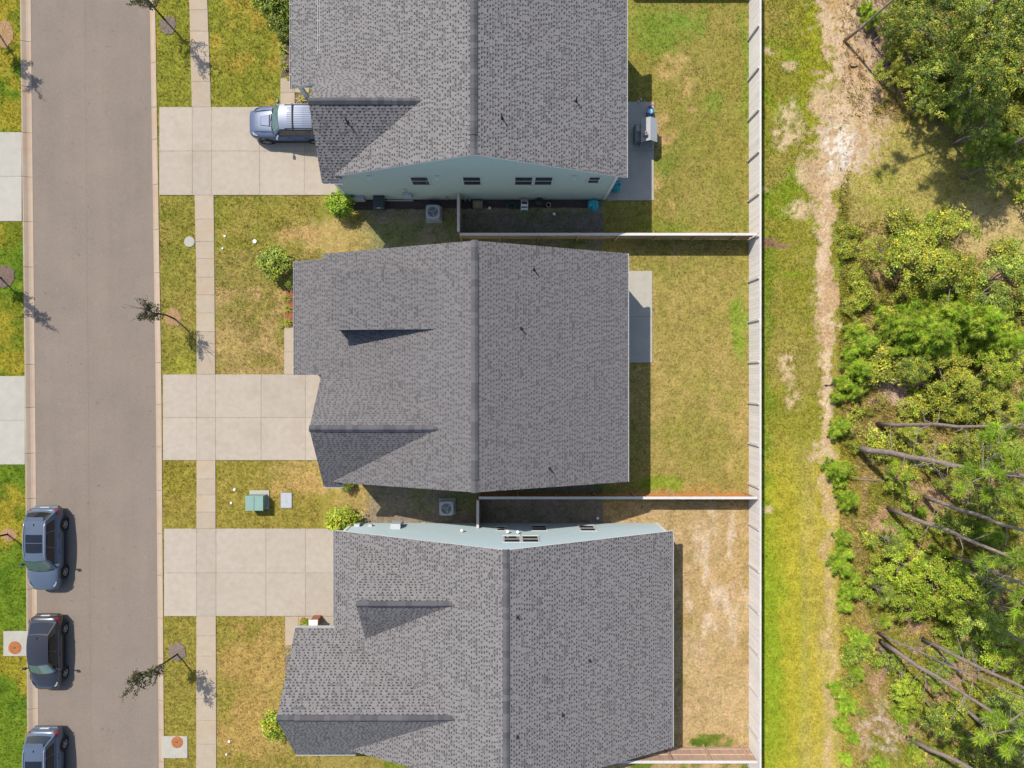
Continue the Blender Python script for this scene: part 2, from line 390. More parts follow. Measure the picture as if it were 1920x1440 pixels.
SWL = lambda y: float(np.interp(y, [-200, 0, 200, 366, 500, 720, 1440, 1640], [348, 355, 360, 365, 368, 369, 368, 367]))
SWR = lambda y: float(np.interp(y, [-200, 0, 200, 366, 500, 720, 1440, 1640], [382, 389, 396, 401, 402.5, 404, 406, 407]))
def walk_cells(js): return [[(SWL(a), a), (SWR(a), a), (SWR(b), b), (SWL(b), b)] for a, b in zip(js[:-1], js[1:])]
sw = []
for js in ([-300, -255, -210, -165, -115, -70, -22, 19, 59, 106, 153, 201], [366, 411, 453, 485, 520, 553, 587, 622, 661, 702], [863, 898, 928, 960, 991],
           [1155, 1192, 1230, 1271, 1310, 1351, 1395, 1440, 1485, 1530, 1575, 1620, 1665]):
    sw += walk_cells(js)
slab_set('sidewalk', sw, M_walk, label='narrow concrete sidewalk crossing the driveways')
def drive(xs, ys, x0top=None):
    out = []
    for a, b in zip(ys[:-1], ys[1:]):
        for c, d in zip(xs[:-1], xs[1:]): out.append((c, a, d, b))
    return out
slab_set('driveway', drive([299, 361, 397.5, 487, 571, 662], [201, 283.5, 366]), M_concrete, label='concrete driveway with the parked roof rack car on it')
slab_set('driveway', drive([306, 369, 404.5, 490, 573, 668], [702, 783, 863]), M_concrete, label='empty concrete driveway of the middle house')
slab_set('driveway', drive([308, 369, 405.5, 499, 573, 664], [991, 1074, 1155]), M_concrete, label='empty concrete driveway between the green utility box and the porch pier')
slab_set('driveway', drive([-150, -75, 41.5], [248, 331, 415]), M_cold, label='pale concrete driveway across the street, opposite the parked roof rack car')
slab_set('driveway', drive([-150, -75, 47.5], [705, 788, 871]), M_cold, label='pale concrete driveway across the street behind the parked blue car')
slab_set('patio', [(1138, 191, 1226, 283), (1138, 283, 1226, 376)], M_cold, label='patio slab carrying the toy house')
slab_set('patio', [(1150, 508, 1223, 594), (1150, 594, 1223, 680)], M_cold, label='bare patio slab of the middle house')
slab_set('front_walk', [(526, 147, 553, 174), (526, 174, 553, 201), (553, 165, 580, 174)], M_walk, label='short front walk beside the parked roof rack car')
slab_set('front_walk', [(533, 615, 572, 660), (533, 660, 572, 702)], M_walk, label='front walk along the porch of the middle house')
slab_set('front_walk', [(535, 1155.5, 560, 1210), (560, 1155.5, 640, 1182)], M_walk, label='front walk beside the brick porch pier')
slab_set('porch_floor', [(560, 20, 640, 147), (560, -40, 640, 20)], M_walk, z=0.12, label='porch floor under the lower roof')
slab_set('porch_floor', [(572, 505, 650, 640), (572, 640, 650, 700)], M_walk, z=0.12, label='porch floor of the middle house')

# ------------------------------------------------------------------ terrain: turf, bare soil, sand track, leaf litter
PATH_Y = [-300, 0, 100, 180, 240, 290, 330, 360, 450, 560, 640, 700, 850, 1000, 1200, 1440, 1740]
PATH_X = [1575, 1572, 1582, 1592, 1590, 1582, 1562, 1546, 1541, 1547, 1552, 1549, 1545, 1556, 1558, 1560, 1562]
PATH_W = [34, 34, 40, 56, 64, 60, 44, 18, 15, 16, 13, 13, 14, 9, 8, 8, 8]
def tcol(X, Y):
    """base colour and turf density at ground points, from pixel-referenced zones broken up by noise"""
    px = NX + X * F / H; py = NY - Y * F / H
    n1 = fbm(X, Y, 0.35, 4, 1); n2 = fbm(X, Y, 1.3, 4, 5); n3 = fbm(X, Y, 4.0, 3, 9); n4 = fbm(X, Y, 0.12, 3, 13); n5 = fbm(X, Y, 0.8, 4, 21)
    n6 = fbm(X, Y, 2.2, 4, 91)
    wx = px + (n1 - 0.5) * 34 + (n2 - 0.5) * 22; wy = py + (fbm(X, Y, 0.35, 4, 31) - 0.5) * 34 + (fbm(X, Y, 1.3, 3, 35) - 0.5) * 22
    col = np.zeros((len(X), 3)); den = np.ones(len(X))
    def C(r, g, b): return np.array(S(r, g, b))
    def mixc(mask, c, d=None):
        nonlocal col, den
        col = col * (1 - mask[:, None]) + np.asarray(c) * mask[:, None]
        if d is not None: den = den * (1 - mask) + d * mask
    def blob(cx, cy, rx, ry, soft=0.7):
        d = np.sqrt(((wx - cx) / rx) ** 2 + ((wy - cy) / ry) ** 2); return 1 - sstep(1 - soft * 0.5, 1 + soft * 0.5, d + (n2 - 0.5) * 0.9)
    full = np.ones(len(X))
    # west lawn
    mixc(full, C(128, 142, 48))
    w = (px < 60).astype(float)
    mixc(w, C(112, 136, 38)); mixc(w * sstep(0.5, 0.62, n1), C(160, 150, 50)); mixc(w * sstep(0.5, 0.6, n5) * 0.6, C(86, 118, 30))
    # verge and front lawns
    fr = ((px >= 60) & (px < 720)).astype(float)
    mixc(fr, C(150, 144, 62)); mixc(fr * sstep(0.46, 0.66, n1) * 0.6, C(166, 150, 76)); mixc(fr * sstep(0.54, 0.70, n5) * 0.6, C(132, 138, 52))
    mixc(fr * (py < 210) * 0.75, C(142, 146, 50)); mixc(fr * (py < 210) * sstep(0.5, 0.62, n5), C(168, 152, 62))
    mixc(fr * ((py > 470) & (py < 705) & (px > 400)) * 0.55, C(158, 142, 80)); mixc(fr * ((py > 540) & (px > 400) & (py < 705)) * sstep(0.44, 0.6, n2) * 0.7, C(188, 160, 105))
    mixc(fr * ((py > 860) & (py < 995)) * 0.6, C(164, 148, 66)); mixc(fr * (py > 1150) * 0.55, C(162, 147, 68)); mixc(fr * ((py > 1150) & (px > 400)) * sstep(0.44, 0.62, n1) * 0.8, C(190, 158, 92))
    for bx in ((630, 446, 95, 30, 196, 168, 110), (560, 440, 40, 14, 196, 162, 104), (600, 893, 90, 28, 198, 166, 104), (690, 935, 50, 40, 190, 160, 104), (560, 915, 50, 12, 198, 162, 100),
               (515, 1290, 26, 120, 186, 160, 92), (650, 1425, 90, 16, 168, 148, 84), (430, 650, 34, 40, 186, 160, 100), (340, 690, 20, 22, 176, 172, 70)):
        mixc(fr * blob(*bx[:4], 1.1) * 0.65, C(*bx[4:]), 0.5)
    mixc(fr * blob(325, 900, 60, 30) * 0.6, C(150, 140, 52)); mixc(fr * blob(690, 978, 34, 14), C(196, 160, 136), 0.1)
    # greyer soil and sparse grass between the houses
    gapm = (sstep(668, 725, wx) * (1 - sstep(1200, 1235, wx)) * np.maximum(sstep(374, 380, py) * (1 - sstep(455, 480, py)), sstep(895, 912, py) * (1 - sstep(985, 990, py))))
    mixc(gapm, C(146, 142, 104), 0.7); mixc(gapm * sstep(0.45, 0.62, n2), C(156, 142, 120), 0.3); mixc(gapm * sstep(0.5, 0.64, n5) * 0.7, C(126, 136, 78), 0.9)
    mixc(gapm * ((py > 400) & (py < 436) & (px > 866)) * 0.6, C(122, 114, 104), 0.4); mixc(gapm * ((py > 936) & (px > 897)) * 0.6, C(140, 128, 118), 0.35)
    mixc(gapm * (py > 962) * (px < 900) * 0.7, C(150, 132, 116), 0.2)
    # back yards
    y1 = ((px >= 1130) & (px < 1416) & (py < 445)).astype(float)
    mixc(y1, C(152, 143, 68)); mixc(y1 * sstep(0.47, 0.66, n1) * 0.6, C(162, 150, 80)); mixc(y1 * sstep(0.52, 0.68, n5) * 0.45, C(134, 144, 56))
    for bx in ((1240, 60, 46, 44, 112, 152, 46), (1300, 46, 26, 22, 116, 158, 50), (1255, 305, 30, 18, 118, 142, 50), (1340, 195, 20, 16, 122, 150, 52), (1240, 425, 60, 14, 126, 142, 52), (1398, 120, 10, 130, 118, 146, 46)):
        mixc(y1 * blob(*bx[:4], 1.2) * 0.6, C(*bx[4:]))
    for bx in ((1255, 130, 26, 22), (1270, 110, 22, 12), (1232, 345, 16, 20), (1260, 262, 18, 12), (1300, 210, 10, 8), (1240, 240, 12, 40), (1285, 165, 16, 22), (1250, 380, 30, 8)):
        mixc(y1 * blob(*bx, 1.2) * sstep(0.38, 0.58, n6) * 0.75, C(196, 164, 108), 0.4)
    y2 = ((px >= 1130) & (px < 1416) & (py >= 445) & (py < 940)).astype(float)
    mixc(y2, C(168, 153, 82)); mixc(y2 * sstep(0.45, 0.62, fbm(X, Y * 0.12, 0.9, 3, 41)) * 0.7, C(180, 158, 94)); mixc(y2 * sstep(0.52, 0.68, n5) * 0.5, C(152, 148, 68))
    mixc(y2 * blob(1390, 610, 16, 60) * 0.8, C(130, 158, 50)); mixc(y2 * blob(1240, 908, 44, 12) * 0.8, C(132, 156, 40)); mixc(y2 * blob(1300, 500, 110, 20) * 0.5, C(150, 146, 66)); mixc(y2 * blob(1310, 925, 110, 8) * 0.7, C(190, 150, 90))
    mixc(y2 * blob(1300, 840, 70, 60) * 0.5, C(152, 146, 66))
    y3 = ((px >= 1130) & (px < 1416) & (py >= 940)).astype(float)
    mixc(y3, C(190, 163, 112), 0.55); mixc(y3 * sstep(0.45, 0.62, n1) * 0.6, C(198, 172, 124), 0.4); mixc(y3 * sstep(0.5, 0.66, fbm(X * 2.2, Y * 0.8, 0.9, 4, 51)) * blob(1345, 1090, 70, 120), C(214, 190, 158), 0.1)
    mixc(y3 * sstep(0.55, 0.68, n5) * 0.6, C(168, 146, 88), 0.8); mixc(y3 * (py > 1376) * sstep(0.38, 0.56, n2), C(116, 132, 50), 1.0); mixc(y3 * blob(1315, 1388, 20, 8, 0.3), C(92, 118, 38), 1.2)
    # mown strip behind the fence
    st = (px >= 1416).astype(float)
    mixc(st, C(154, 152, 58)); mixc(st * sstep(0.46, 0.64, n1) * (py < 900) * 0.7, C(170, 156, 82)); mixc(st * sstep(0.5, 0.68, n5) * (py < 520) * 0.8, C(138, 158, 42))
    low = st * sstep(760, 960, py)
    mixc(low, C(170, 174, 56)); mixc(low * sstep(1465, 1540, wx), C(192, 176, 94)); mixc(low * sstep(0.45, 0.65, fbm(X, Y * 0.1, 0.9, 3, 61)) * 0.7, C(190, 178, 60)); mixc(low * blob(1440, 1180, 22, 260, 1.4) * 0.6, C(138, 172, 40))
    mixc(st * blob(1520, 130, 26, 120) * 0.8, C(156, 158, 44)); mixc(st * blob(1436, 640, 14, 260) * 0.6, C(126, 152, 44))
    for bx in ((1462, 225, 14, 26), (1465, 260, 20, 14), (1478, 128, 12, 12), (1480, 205, 10, 20), (1482, 690, 13, 26), (1486, 750, 16, 20), (1490, 245, 6, 26), (1475, 120, 16, 6), (1500, 330, 10, 26), (1500, 395, 30, 14), (1450, 250, 12, 10), (1536, 190, 18, 28), (1440, 355, 10, 6), (1438, 95, 8, 8), (1437, 955, 12, 6)):
        mixc(st * blob(*bx, 1.1) * sstep(0.36, 0.56, n3 * 0.55 + n6 * 0.45) * 0.95, C(214, 188, 148), 0.1)
    mixc(st * blob(1447, 455, 34, 7, 0.5), C(150, 118, 92), 0.1)
    # wood floor
    wd = st * sstep(1575, 1640, wx + (n2 - 0.5) * 40)
    mixc(wd, C(196, 162, 126), 0.25); mixc(wd * sstep(0.40, 0.56, n2), C(182, 166, 92), 0.9); mixc(wd * sstep(0.46, 0.60, n5) * 0.9, C(160, 164, 62), 1.2)
    mixc(st * blob(1720, 340, 150, 100, 0.9), C(184, 172, 94), 0.7); mixc(st * blob(1660, 350, 60, 40, 0.9) * sstep(0.42, 0.6, n2), C(160, 160, 68), 0.5); mixc(st * blob(1860, 430, 90, 60), C(204, 180, 122), 0.3)
    mixc(st * blob(1640, 70, 50, 90, 0.8), C(186, 158, 134), 0.15); mixc(st * blob(1690, 720, 50, 34) * 0.9, C(196, 168, 150), 0.05); mixc(st * blob(1655, 1375, 40, 52, 1.2) * sstep(0.40, 0.56, n3 * 0.5 + n6 * 0.5), C(204, 184, 166), 0.05)
    # sand track
    cxp = np.interp(py, PATH_Y, PATH_X); wp = np.interp(py, PATH_Y, PATH_W)
    d = np.abs(px + (n1 - 0.5) * 34 + (n2 - 0.5) * 34 - cxp) / (wp * (0.55 + 1.1 * n5))
    pm = (1 - sstep(0.55, 1.25, d + (n3 - 0.5) * 1.8 + (n6 - 0.5) * 1.4)) * st * (1 - 0.68 * sstep(780, 1000, py))
    mixc(pm, C(222, 194, 158), 0.06); mixc(pm * sstep(0.46, 0.6, n5), C(206, 172, 132), 0.12)
    mixc(pm * sstep(0.47, 0.62, n3) * (py < 330) * 0.7, C(176, 150, 92), 0.4)
    mixc(pm * blob(1570, 280, 46, 52, 1.2) * sstep(0.47, 0.60, n3 * 0.6 + n2 * 0.4), C(236, 226, 212), 0.02)
    mixc(pm * (py > 900) * 0.6, C(210, 178, 128), 0.2)
    col *= (1.13 + 0.5 * (n3 - 0.5) + 0.30 * (n6 - 0.5))[:, None]; dry = np.clip((fbm(X, Y, 2.8, 3, 95) - 0.5) * 3, 0, 0.5) * (den > 0.3); col[:, 0] *= 1 + dry * 0.22; col[:, 1] *= 1 + dry * 0.10; col[:, 2] *= 1 + dry * 0.35
    return col, np.clip(den, 0, 1.3)

def grid_sheet(name, x0f, x1f, y0, y1, nx, ny, label):
    v = np.linspace(0, 1, ny); u = np.linspace(0, 1, nx)
    Y = y0 + (y1 - y0) * v
    py = NY - Y * F / H
    X0 = np.array([x0f(p) for p in py]); X1 = np.array([x1f(p) for p in py])
    XX = X0[:, None] + (X1 - X0)[:, None] * u[None, :]; YY = np.repeat(Y[:, None], nx, 1)
    x = XX.ravel(); y = YY.ravel()
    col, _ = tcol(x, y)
    z = -0.02 + 0.022 * fbm(x, y, 1.1, 3, 77) - 0.004
    V = np.stack([x, y, z], 1)
    i = np.arange(nx * ny).reshape(ny, nx)
    Fc = np.stack([i[:-1, :-1].ravel(), i[:-1, 1:].ravel(), i[1:, 1:].ravel(), i[1:, :-1].ravel()], 1)
    o = np_mesh(name, V, Fc, M_turf, col, smooth=True); tag(o, label, None, None, 'structure'); return o
grid_sheet('lawn', lambda p: gx(xl(p, RK_O) - 3), lambda p: 41.0, -31.0, 29.5, 470, 460, 'olive lawns, back yards, sand track and wood floor east of the street')
grid_sheet('lawn_west', lambda p: gx(-170), lambda p: gx(xl(p, LK_O) + 3), -31.0, 29.5, 50, 380, 'bright green lawn across the street')

# grass blades
def excluded(px, py):
    m = np.zeros(len(px), bool)
    for a, b, c, d in SLABS: m |= (px > a + 0.9) & (px < c - 0.9) & (py > b + 0.9) & (py < d - 0.9)
    return m
BEDS = [(522, 40, 552, 147), (531, 512, 556, 616), (535, 1210, 556, 1300), (640, 376, 1130, 394), (553, 176, 582, 201)]
HOUSES_PX = [(655, 30, 1132, 374), (655, 512, 1148, 872), (665, 982, 1230, 1340), (585, 60, 660, 300), (585, 530, 660, 870), (590, 1170, 670, 1350)]
def blades(name, x0, x1, y0, y1, n, label, hmin=0.03, hmax=0.085, wmul=1.0, seed=1, west=False, clearing=None):
    r = np.random.RandomState(seed); X = r.uniform(x0, x1, n); Y = r.uniform(y0, y1, n)
    px = NX + X * F / H; py = NY - Y * F / H
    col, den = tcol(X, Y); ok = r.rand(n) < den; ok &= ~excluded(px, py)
    for a, b, c, d in BEDS + HOUSES_PX: ok &= ~((px > a) & (px < c) & (py > b) & (py < d))
    cl = (px > 1590) & (((px < 1880) & (py > 225) & (py < 420)) | ((py > 330) & (py < 470) & (px > 1815)))
    if clearing is not None: ok &= (cl == clearing)
    if west: ok &= px < xl(py, LK_O) - 0.3
    else: ok &= px > xl(py, RK_O) + 0.4
    X = X[ok]; Y = Y[ok]; col = col[ok]; n = len(X); nb = 4
    V = []; Cc = []
    tint = 0.62 + 0.85 * r.rand(n)
    warm = r.rand(n)
    for k in range(nb):
        a = r.uniform(0, 2 * np.pi, n); h = r.uniform(hmin, hmax, n); lean = r.uniform(0.4, 1.3, n) * h; w = r.uniform(0.008, 0.018, n) * wmul
        bx = X + r.normal(0, 0.03, n); by = Y + r.normal(0, 0.03, n); dx = np.cos(a); dy = np.sin(a); z0 = -0.03
        p0 = np.stack([bx - dy * w, by + dx * w, np.full(n, z0)], 1); p1 = np.stack([bx + dy * w, by - dx * w, np.full(n, z0)], 1)
        p2 = np.stack([bx + dx * lean, by + dy * lean, h], 1)
        V.append(np.stack([p0, p1, p2], 1).reshape(-1, 3))
        t = tint * r.uniform(0.85, 1.15, n)
        c = col * t[:, None]; c[:, 0] *= 0.93 + 0.2 * warm; c[:, 2] *= 0.85 + 0.3 * warm
        Cc.append(c)
    V = np.concatenate(V); Fc = np.arange(len(V)).reshape(-1, 3); Cc = np.concatenate(Cc)
    o = np_mesh(name, V, Fc, M_blade, Cc * 1.12); tag(o, label, 'grass', None, 'stuff'); return o
blades('grass', gx(291), gx(600), -24.5, 23.5, 50000, 'short olive grass of the front lawns and verge', seed=1)
blades('grass', gx(655), gx(1416), -24.5, 23.5, 70000, 'short grass of the back yards', seed=2)
blades('grass', gx(1416), gx(1600), -24.5, 23.5, 40000, 'mown yellow green grass strip behind the long fence', seed=3)
blades('grass', gx(-60), gx(52), -24.5, 23.5, 14000, 'bright grass across the street', seed=4, west=True)
blades('undergrowth', gx(1575), gx(1990), -24.5, 23.5, 95000, 'weeds and dry grass on the wood floor', 0.06, 0.26, 1.7, seed=5, clearing=False)
blades('grass', gx(1600), gx(1990), gy(470), gy(225), 14000, 'short dry grass of the clearing in the wood', seed=6, clearing=True)

def bed(name, outline, m, label, seed=0, z=0.03, soft=0.05):
    """a low heap of mulch with an uneven rim"""
    rr = random.Random(seed); pts = [(gx(a), gy(b)) for a, b in outline]
    dense = []
    for i in range(len(pts)):
        p, q = Vector(pts[i]), Vector(pts[(i + 1) % len(pts)]); n = max(2, int((q - p).length / 0.16))
        for k in range(n): v = p.lerp(q, k / n); dense.append((v.x + rr.uniform(-soft, soft), v.y + rr.uniform(-soft, soft)))
    cx = sum(p[0] for p in dense) / len(dense); cy = sum(p[1] for p in dense) / len(dense)
    mb = MB(); n = len(dense); rings = [(1.0, -0.03), (0.93, z * 0.7), (0.6, z), (0.25, z * 1.15)]
    v = [(cx + (x - cx) * s, cy + (y - cy) * s, h + (rr.uniform(-0.012, 0.012) if s < 1 else 0)) for s, h in rings for x, y in dense] + [(cx, cy, z * 1.2)]
    f = []
    for r in range(len(rings) - 1):
        for k in range(n): m2 = (k + 1) % n; f.append((r * n + k, r * n + m2, (r + 1) * n + m2, (r + 1) * n + k))
    for k in range(n): f.append(((len(rings) - 1) * n + k, (len(rings) - 1) * n + (k + 1) % n, len(v) - 1))
    o = mb.add(v, f).build(name, m); tag(o, label, None, None, 'structure'); return o
def ring(cx, cy, rx, ry, n=14, seed=0):
    rr = random.Random(seed); return [(cx + rx * math.cos(-2 * math.pi * k / n) * rr.uniform(0.8, 1.12), cy + ry * math.sin(-2 * math.pi * k / n) * rr.uniform(0.8, 1.12)) for k in range(n)]
bed('mulch_bed', [(533, 1216), (533, 1300), (560, 1300), (560, 1210)], M_mulch_g, 'narrow grey planting bed', 1)
bed('mulch_bed', [(535, 512), (534, 614), (562, 614), (562, 512)], M_mulch_r, 'red mulch bed along the porch', 2)
bed('mulch_bed', [(524, 30), (526, 146), (562, 146), (562, 30)], M_mulch_b, 'brown planting bed along the porch', 3)
bed('mulch_bed', [(553, 176), (553, 200), (590, 200), (590, 176)], M_mulch_b, 'small brown bed beside the front walk', 4, soft=0.005)
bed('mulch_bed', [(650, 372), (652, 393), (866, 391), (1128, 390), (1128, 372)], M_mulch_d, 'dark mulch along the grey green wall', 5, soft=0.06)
bed('mulch_ring', ring(315, 48, 18, 20, seed=1), M_mulch_g, 'grey mulch ring round a street tree', 6)
bed('mulch_ring', ring(325, 595, 17, 20, seed=2), M_mulch_o, 'orange straw mulch ring round a street tree', 7)
bed('mulch_ring', ring(334, 1223, 18, 19, seed=3), M_mulch_g, 'grey twiggy mulch ring round a street tree', 8, z=0.06)
bed('mulch_ring', ring(8, 62, 21, 28, seed=4), M_mulch_o, 'tan mulch ring across the street', 9)
bed('mulch_ring', ring(8, 520, 20, 24, seed=5), M_mulch_b, 'tan mulch ring across the street', 10)
bed('mulch_ring', ring(16, 1003, 16, 14, seed=6), M_mulch_o, 'tan mulch ring beside the blue car', 11)
bed('mulch_ring', ring(572, 1168, 12, 12, seed=8), M_mulch_r, 'small red mulch bed beside the brick pier', 12, z=0.07)

# ------------------------------------------------------------------ houses
def on_plane(px, py, zf):
    z = 4.0
    for _ in range(12): z = zf(gx(px, z), gy(py, z))
    return gx(px, z), gy(py, z), z

def shingle_plane(mb, poly, zf, down, light, dark, contrast, seed, expo=0.143, lift=0.014):
    """courses of laminated shingles over the plan polygon: each course a strip lifted at its lower edge, with proud tabs"""
    rr = random.Random(seed); d = Vector(down).normalized(); a = Vector((-d.y, d.x))       # d: downslope in plan, a: along the course
    p0 = Vector(poly[0]); z0 = zf(*poly[0]); q = p0 + d
    slope = z0 - zf(q.x, q.y); e = expo / math.sqrt(1 + slope * slope)
    T = [Vector(p).dot(d) for p in poly]; A = [Vector(p).dot(a) for p in poly]
    tmax, tmin = max(T), min(T); n = int((tmax - tmin) / e)
    def spans(t):
        xs = []
        for i in range(len(poly)):
            j = (i + 1) % len(poly); t0, t1 = T[i], T[j]
            if (t0 <= t < t1) or (t1 <= t < t0): xs.append(A[i] + (A[j] - A[i]) * (t - t0) / (t1 - t0))
        xs.sort(); return [(xs[k], xs[k + 1]) for k in range(0, len(xs) - 1, 2)]
    def pt(t, s, h):
        v = d * t + a * s; return (v.x, v.y, zf(v.x, v.y) + h)
    clump = lambda t, s: float(vnoise(np.array([t * 1.7]), np.array([s * 1.7]), seed)[0])
    for k in range(n + 1):
        tl = tmax - k * e; th = max(tl - e, tmin)
        if tl - th < 0.02: continue
        tm = (tl + th) / 2
        lo = spans(tl - 0.004); hi = spans(th + 0.004); mid = spans(tm)
        for i, (s0, s1) in enumerate(mid):
            l = lo[i] if i < len(lo) and len(lo) == len(mid) else (s0, s1); h = hi[i] if i < len(hi) and len(hi) == len(mid) else (s0, s1)
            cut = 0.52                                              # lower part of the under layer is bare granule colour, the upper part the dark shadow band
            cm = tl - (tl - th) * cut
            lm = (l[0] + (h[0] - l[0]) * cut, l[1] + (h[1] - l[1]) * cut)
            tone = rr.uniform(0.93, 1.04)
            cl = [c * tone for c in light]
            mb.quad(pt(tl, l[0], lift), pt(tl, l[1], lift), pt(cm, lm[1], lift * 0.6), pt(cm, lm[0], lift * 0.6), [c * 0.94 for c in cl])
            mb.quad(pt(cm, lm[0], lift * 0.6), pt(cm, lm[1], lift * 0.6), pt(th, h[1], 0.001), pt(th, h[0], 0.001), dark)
            mb.quad(pt(tl, l[0], -0.003), pt(tl, l[1], -0.003), pt(tl, l[1], lift), pt(tl, l[0], lift), dark)
            s = s0 - rr.uniform(0.0, 0.5)
            up = 0.010
            while s < s1 - 0.05:
                w = rr.choice([0.09, 0.12, 0.14, 0.16, 0.20, 0.30]); e1 = min(s + w, s1)
                if e1 < s0 + 0.03: s = e1 + rr.choice([0.05, 0.09, 0.12]); continue
                s = max(s, s0)
                cn = clump(tm, s)
                tn = 1.0 + rr.uniform(-0.07, 0.07)
                if rr.random() < contrast * (0.10 + 0.5 * max(0.0, cn - 0.45)): tn *= rr.uniform(0.62, 0.85)
                c = [v * tn for v in light]
                mb.quad(pt(tl, s, lift + up), pt(tl, e1, lift + up), pt(th, e1, up), pt(th, s, up), c)
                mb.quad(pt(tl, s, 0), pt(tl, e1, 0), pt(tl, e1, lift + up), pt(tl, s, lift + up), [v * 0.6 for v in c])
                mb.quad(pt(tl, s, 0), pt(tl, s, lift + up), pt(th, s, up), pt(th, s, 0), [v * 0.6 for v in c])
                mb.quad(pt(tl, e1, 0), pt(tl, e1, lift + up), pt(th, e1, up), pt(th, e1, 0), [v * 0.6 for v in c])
                s = e1 + rr.choice([0.05, 0.07, 0.09, 0.11, 0.13])

def deck(mb, poly, zf, th=0.16, over=0.0):
    mb.prism(poly, lambda x, y: zf(x, y) - th, lambda x, y: zf(x, y) - 0.004)

CAPS = {}
def cap_mesh(sl, sr, raised):
    """one folded ridge shingle, 0.36 m wide and 0.34 m long, along local x"""
    key = (round(sl, 2), round(sr, 2), raised)
    if key in CAPS: return CAPS[key]
    w = 0.165; t = 0.055 if raised else 0.022; L = 0.36
    m = MB(); 
    def row(x, up): return [(x, w, -w * sl + up), (x, 0.03, up + 0.004), (x, -0.03, up + 0.004), (x, -w, -w * sr + up)]
    r0, r1 = row(-0.17, t + 0.012), row(L - 0.17, t); b0, b1 = row(-0.17, 0.0), row(L - 0.17, 0.0)
    v = r0 + r1 + b0 + b1; f = [(0, 1, 5, 4), (1, 2, 6, 5), (2, 3, 7, 6), (0, 4, 12, 8), (3, 11, 15, 7), (0, 8, 9, 1), (1, 9, 10, 2), (2, 10, 11, 3), (4, 5, 13, 12), (5, 6, 14, 13), (6, 7, 15, 14)]
    CAPS[key] = m.add(v, f).mesh('ridge_cap'); CAPS[key].materials.append(M_ridge); return CAPS[key]
def ridge_caps(roof, p, q, z, sl, sr, raised_from=None):
    p, q = Vector(p), Vector(q); L = (q - p).length; n = max(1, int(L / 0.30)); u = (q - p) / L; ang = math.atan2(u.y, u.x); o = wloc(roof)
    for k in range(n):
        c = p + u * ((k + 0.5) * L / n); s = (k + 0.5) * L / n
        raised = raised_from is not None and raised_from[0] < s < L - raised_from[1]
        link('ridge_cap', cap_mesh(sl, sr, raised), None, roof, (c.x - o.x, c.y - o.y, z + 0.012 - o.z), (0, 0, ang))

def gutter(roof, p, q, z, out):
    """open K-style gutter with hangers along an eave; out: plan direction away from the roof"""
    p, q = Vector((*p, 0)), Vector((*q, 0)); u = (q - p).normalized(); o = Vector((*out, 0)); W = 0.095; Hh = 0.10; t = 0.012
    m = MB()
    prof = [(0, 0), (0, -Hh), (W * 0.75, -Hh), (W, 0.0), (W - t, 0.0), (W * 0.72, -Hh + t), (t, -Hh + t), (t, 0)]
    ends = []
    for e in (p, q): ends.append([tuple(e + o * a + Vector((0, 0, z + b))) for a, b in prof])
    n = len(prof); f = [(i, (i + 1) % n, (i + 1) % n + n, i + n) for i in range(n)] + [(0, 1, 6, 7), (1, 2, 5, 6), (2, 3, 4, 5), (n, n + 7, n + 6, n + 1), (n + 1, n + 6, n + 5, n + 2), (n + 2, n + 5, n + 4, n + 3)]
    m.add(ends[0] + ends[1], f)
    L = (q - p).length; k = 0.4
    while k < L:
        c = p + u * k; a = c + u * 0.012; b = c - u * 0.012
        m.quad(b + Vector((0, 0, z - 0.004)), a + Vector((0, 0, z - 0.004)), a + o * W + Vector((0, 0, z - 0.004)), b + o * W + Vector((0, 0, z - 0.004)))
        k += 0.75
    m.build('gutter', M_gutter, roof)

M_vent = mat('vent_rubber', (0.022, 0.022, 0.024), 0.7, 0.1, 8)
def vent_pipe(roof, x, y, z, h=0.46):
    m = MB(); m.lathe([(0.038, -0.1), (0.038, h), (0.03, h), (0.03, h - 0.06)], (x, y, z), 12)
    m.lathe([(0.085, 0.0), (0.065, 0.05), (0.05, 0.08)], (x, y, z + 0.005), 12)
    m.build('vent_pipe', M_vent, roof, smooth=False)

def siding(mb, axis, plane, out, spanf, z0, z1, step=0.165):
    """lap siding boards on a vertical wall; axis 'y': wall at y=plane running along x"""
    n = int((z1 - z0) / step) + 1
    for k in range(n):
        a, b = z0 + k * step, min(z0 + (k + 1) * step, z1)
        if b - a < 0.02: continue
        sa, sb = spanf(a), spanf(b - 0.001)
        if sa is None or sb is None or sb[1] - sb[0] < 0.02: continue
        bot = plane + out * 0.020; top = plane + out * 0.003
        if axis == 'y':
            mb.quad((sa[0], bot, a), (sa[1], bot, a), (sb[1], top, b), (sb[0], top, b)); mb.quad((sa[0], top, a), (sa[1], top, a), (sa[1], bot, a), (sa[0], bot, a))
        else:
            mb.quad((bot, sa[0], a), (bot, sa[1], a), (top, sb[1], b), (top, sb[0], b)); mb.quad((top, sa[0], a), (top, sa[1], a), (bot, sa[1], a), (bot, sa[0], a))

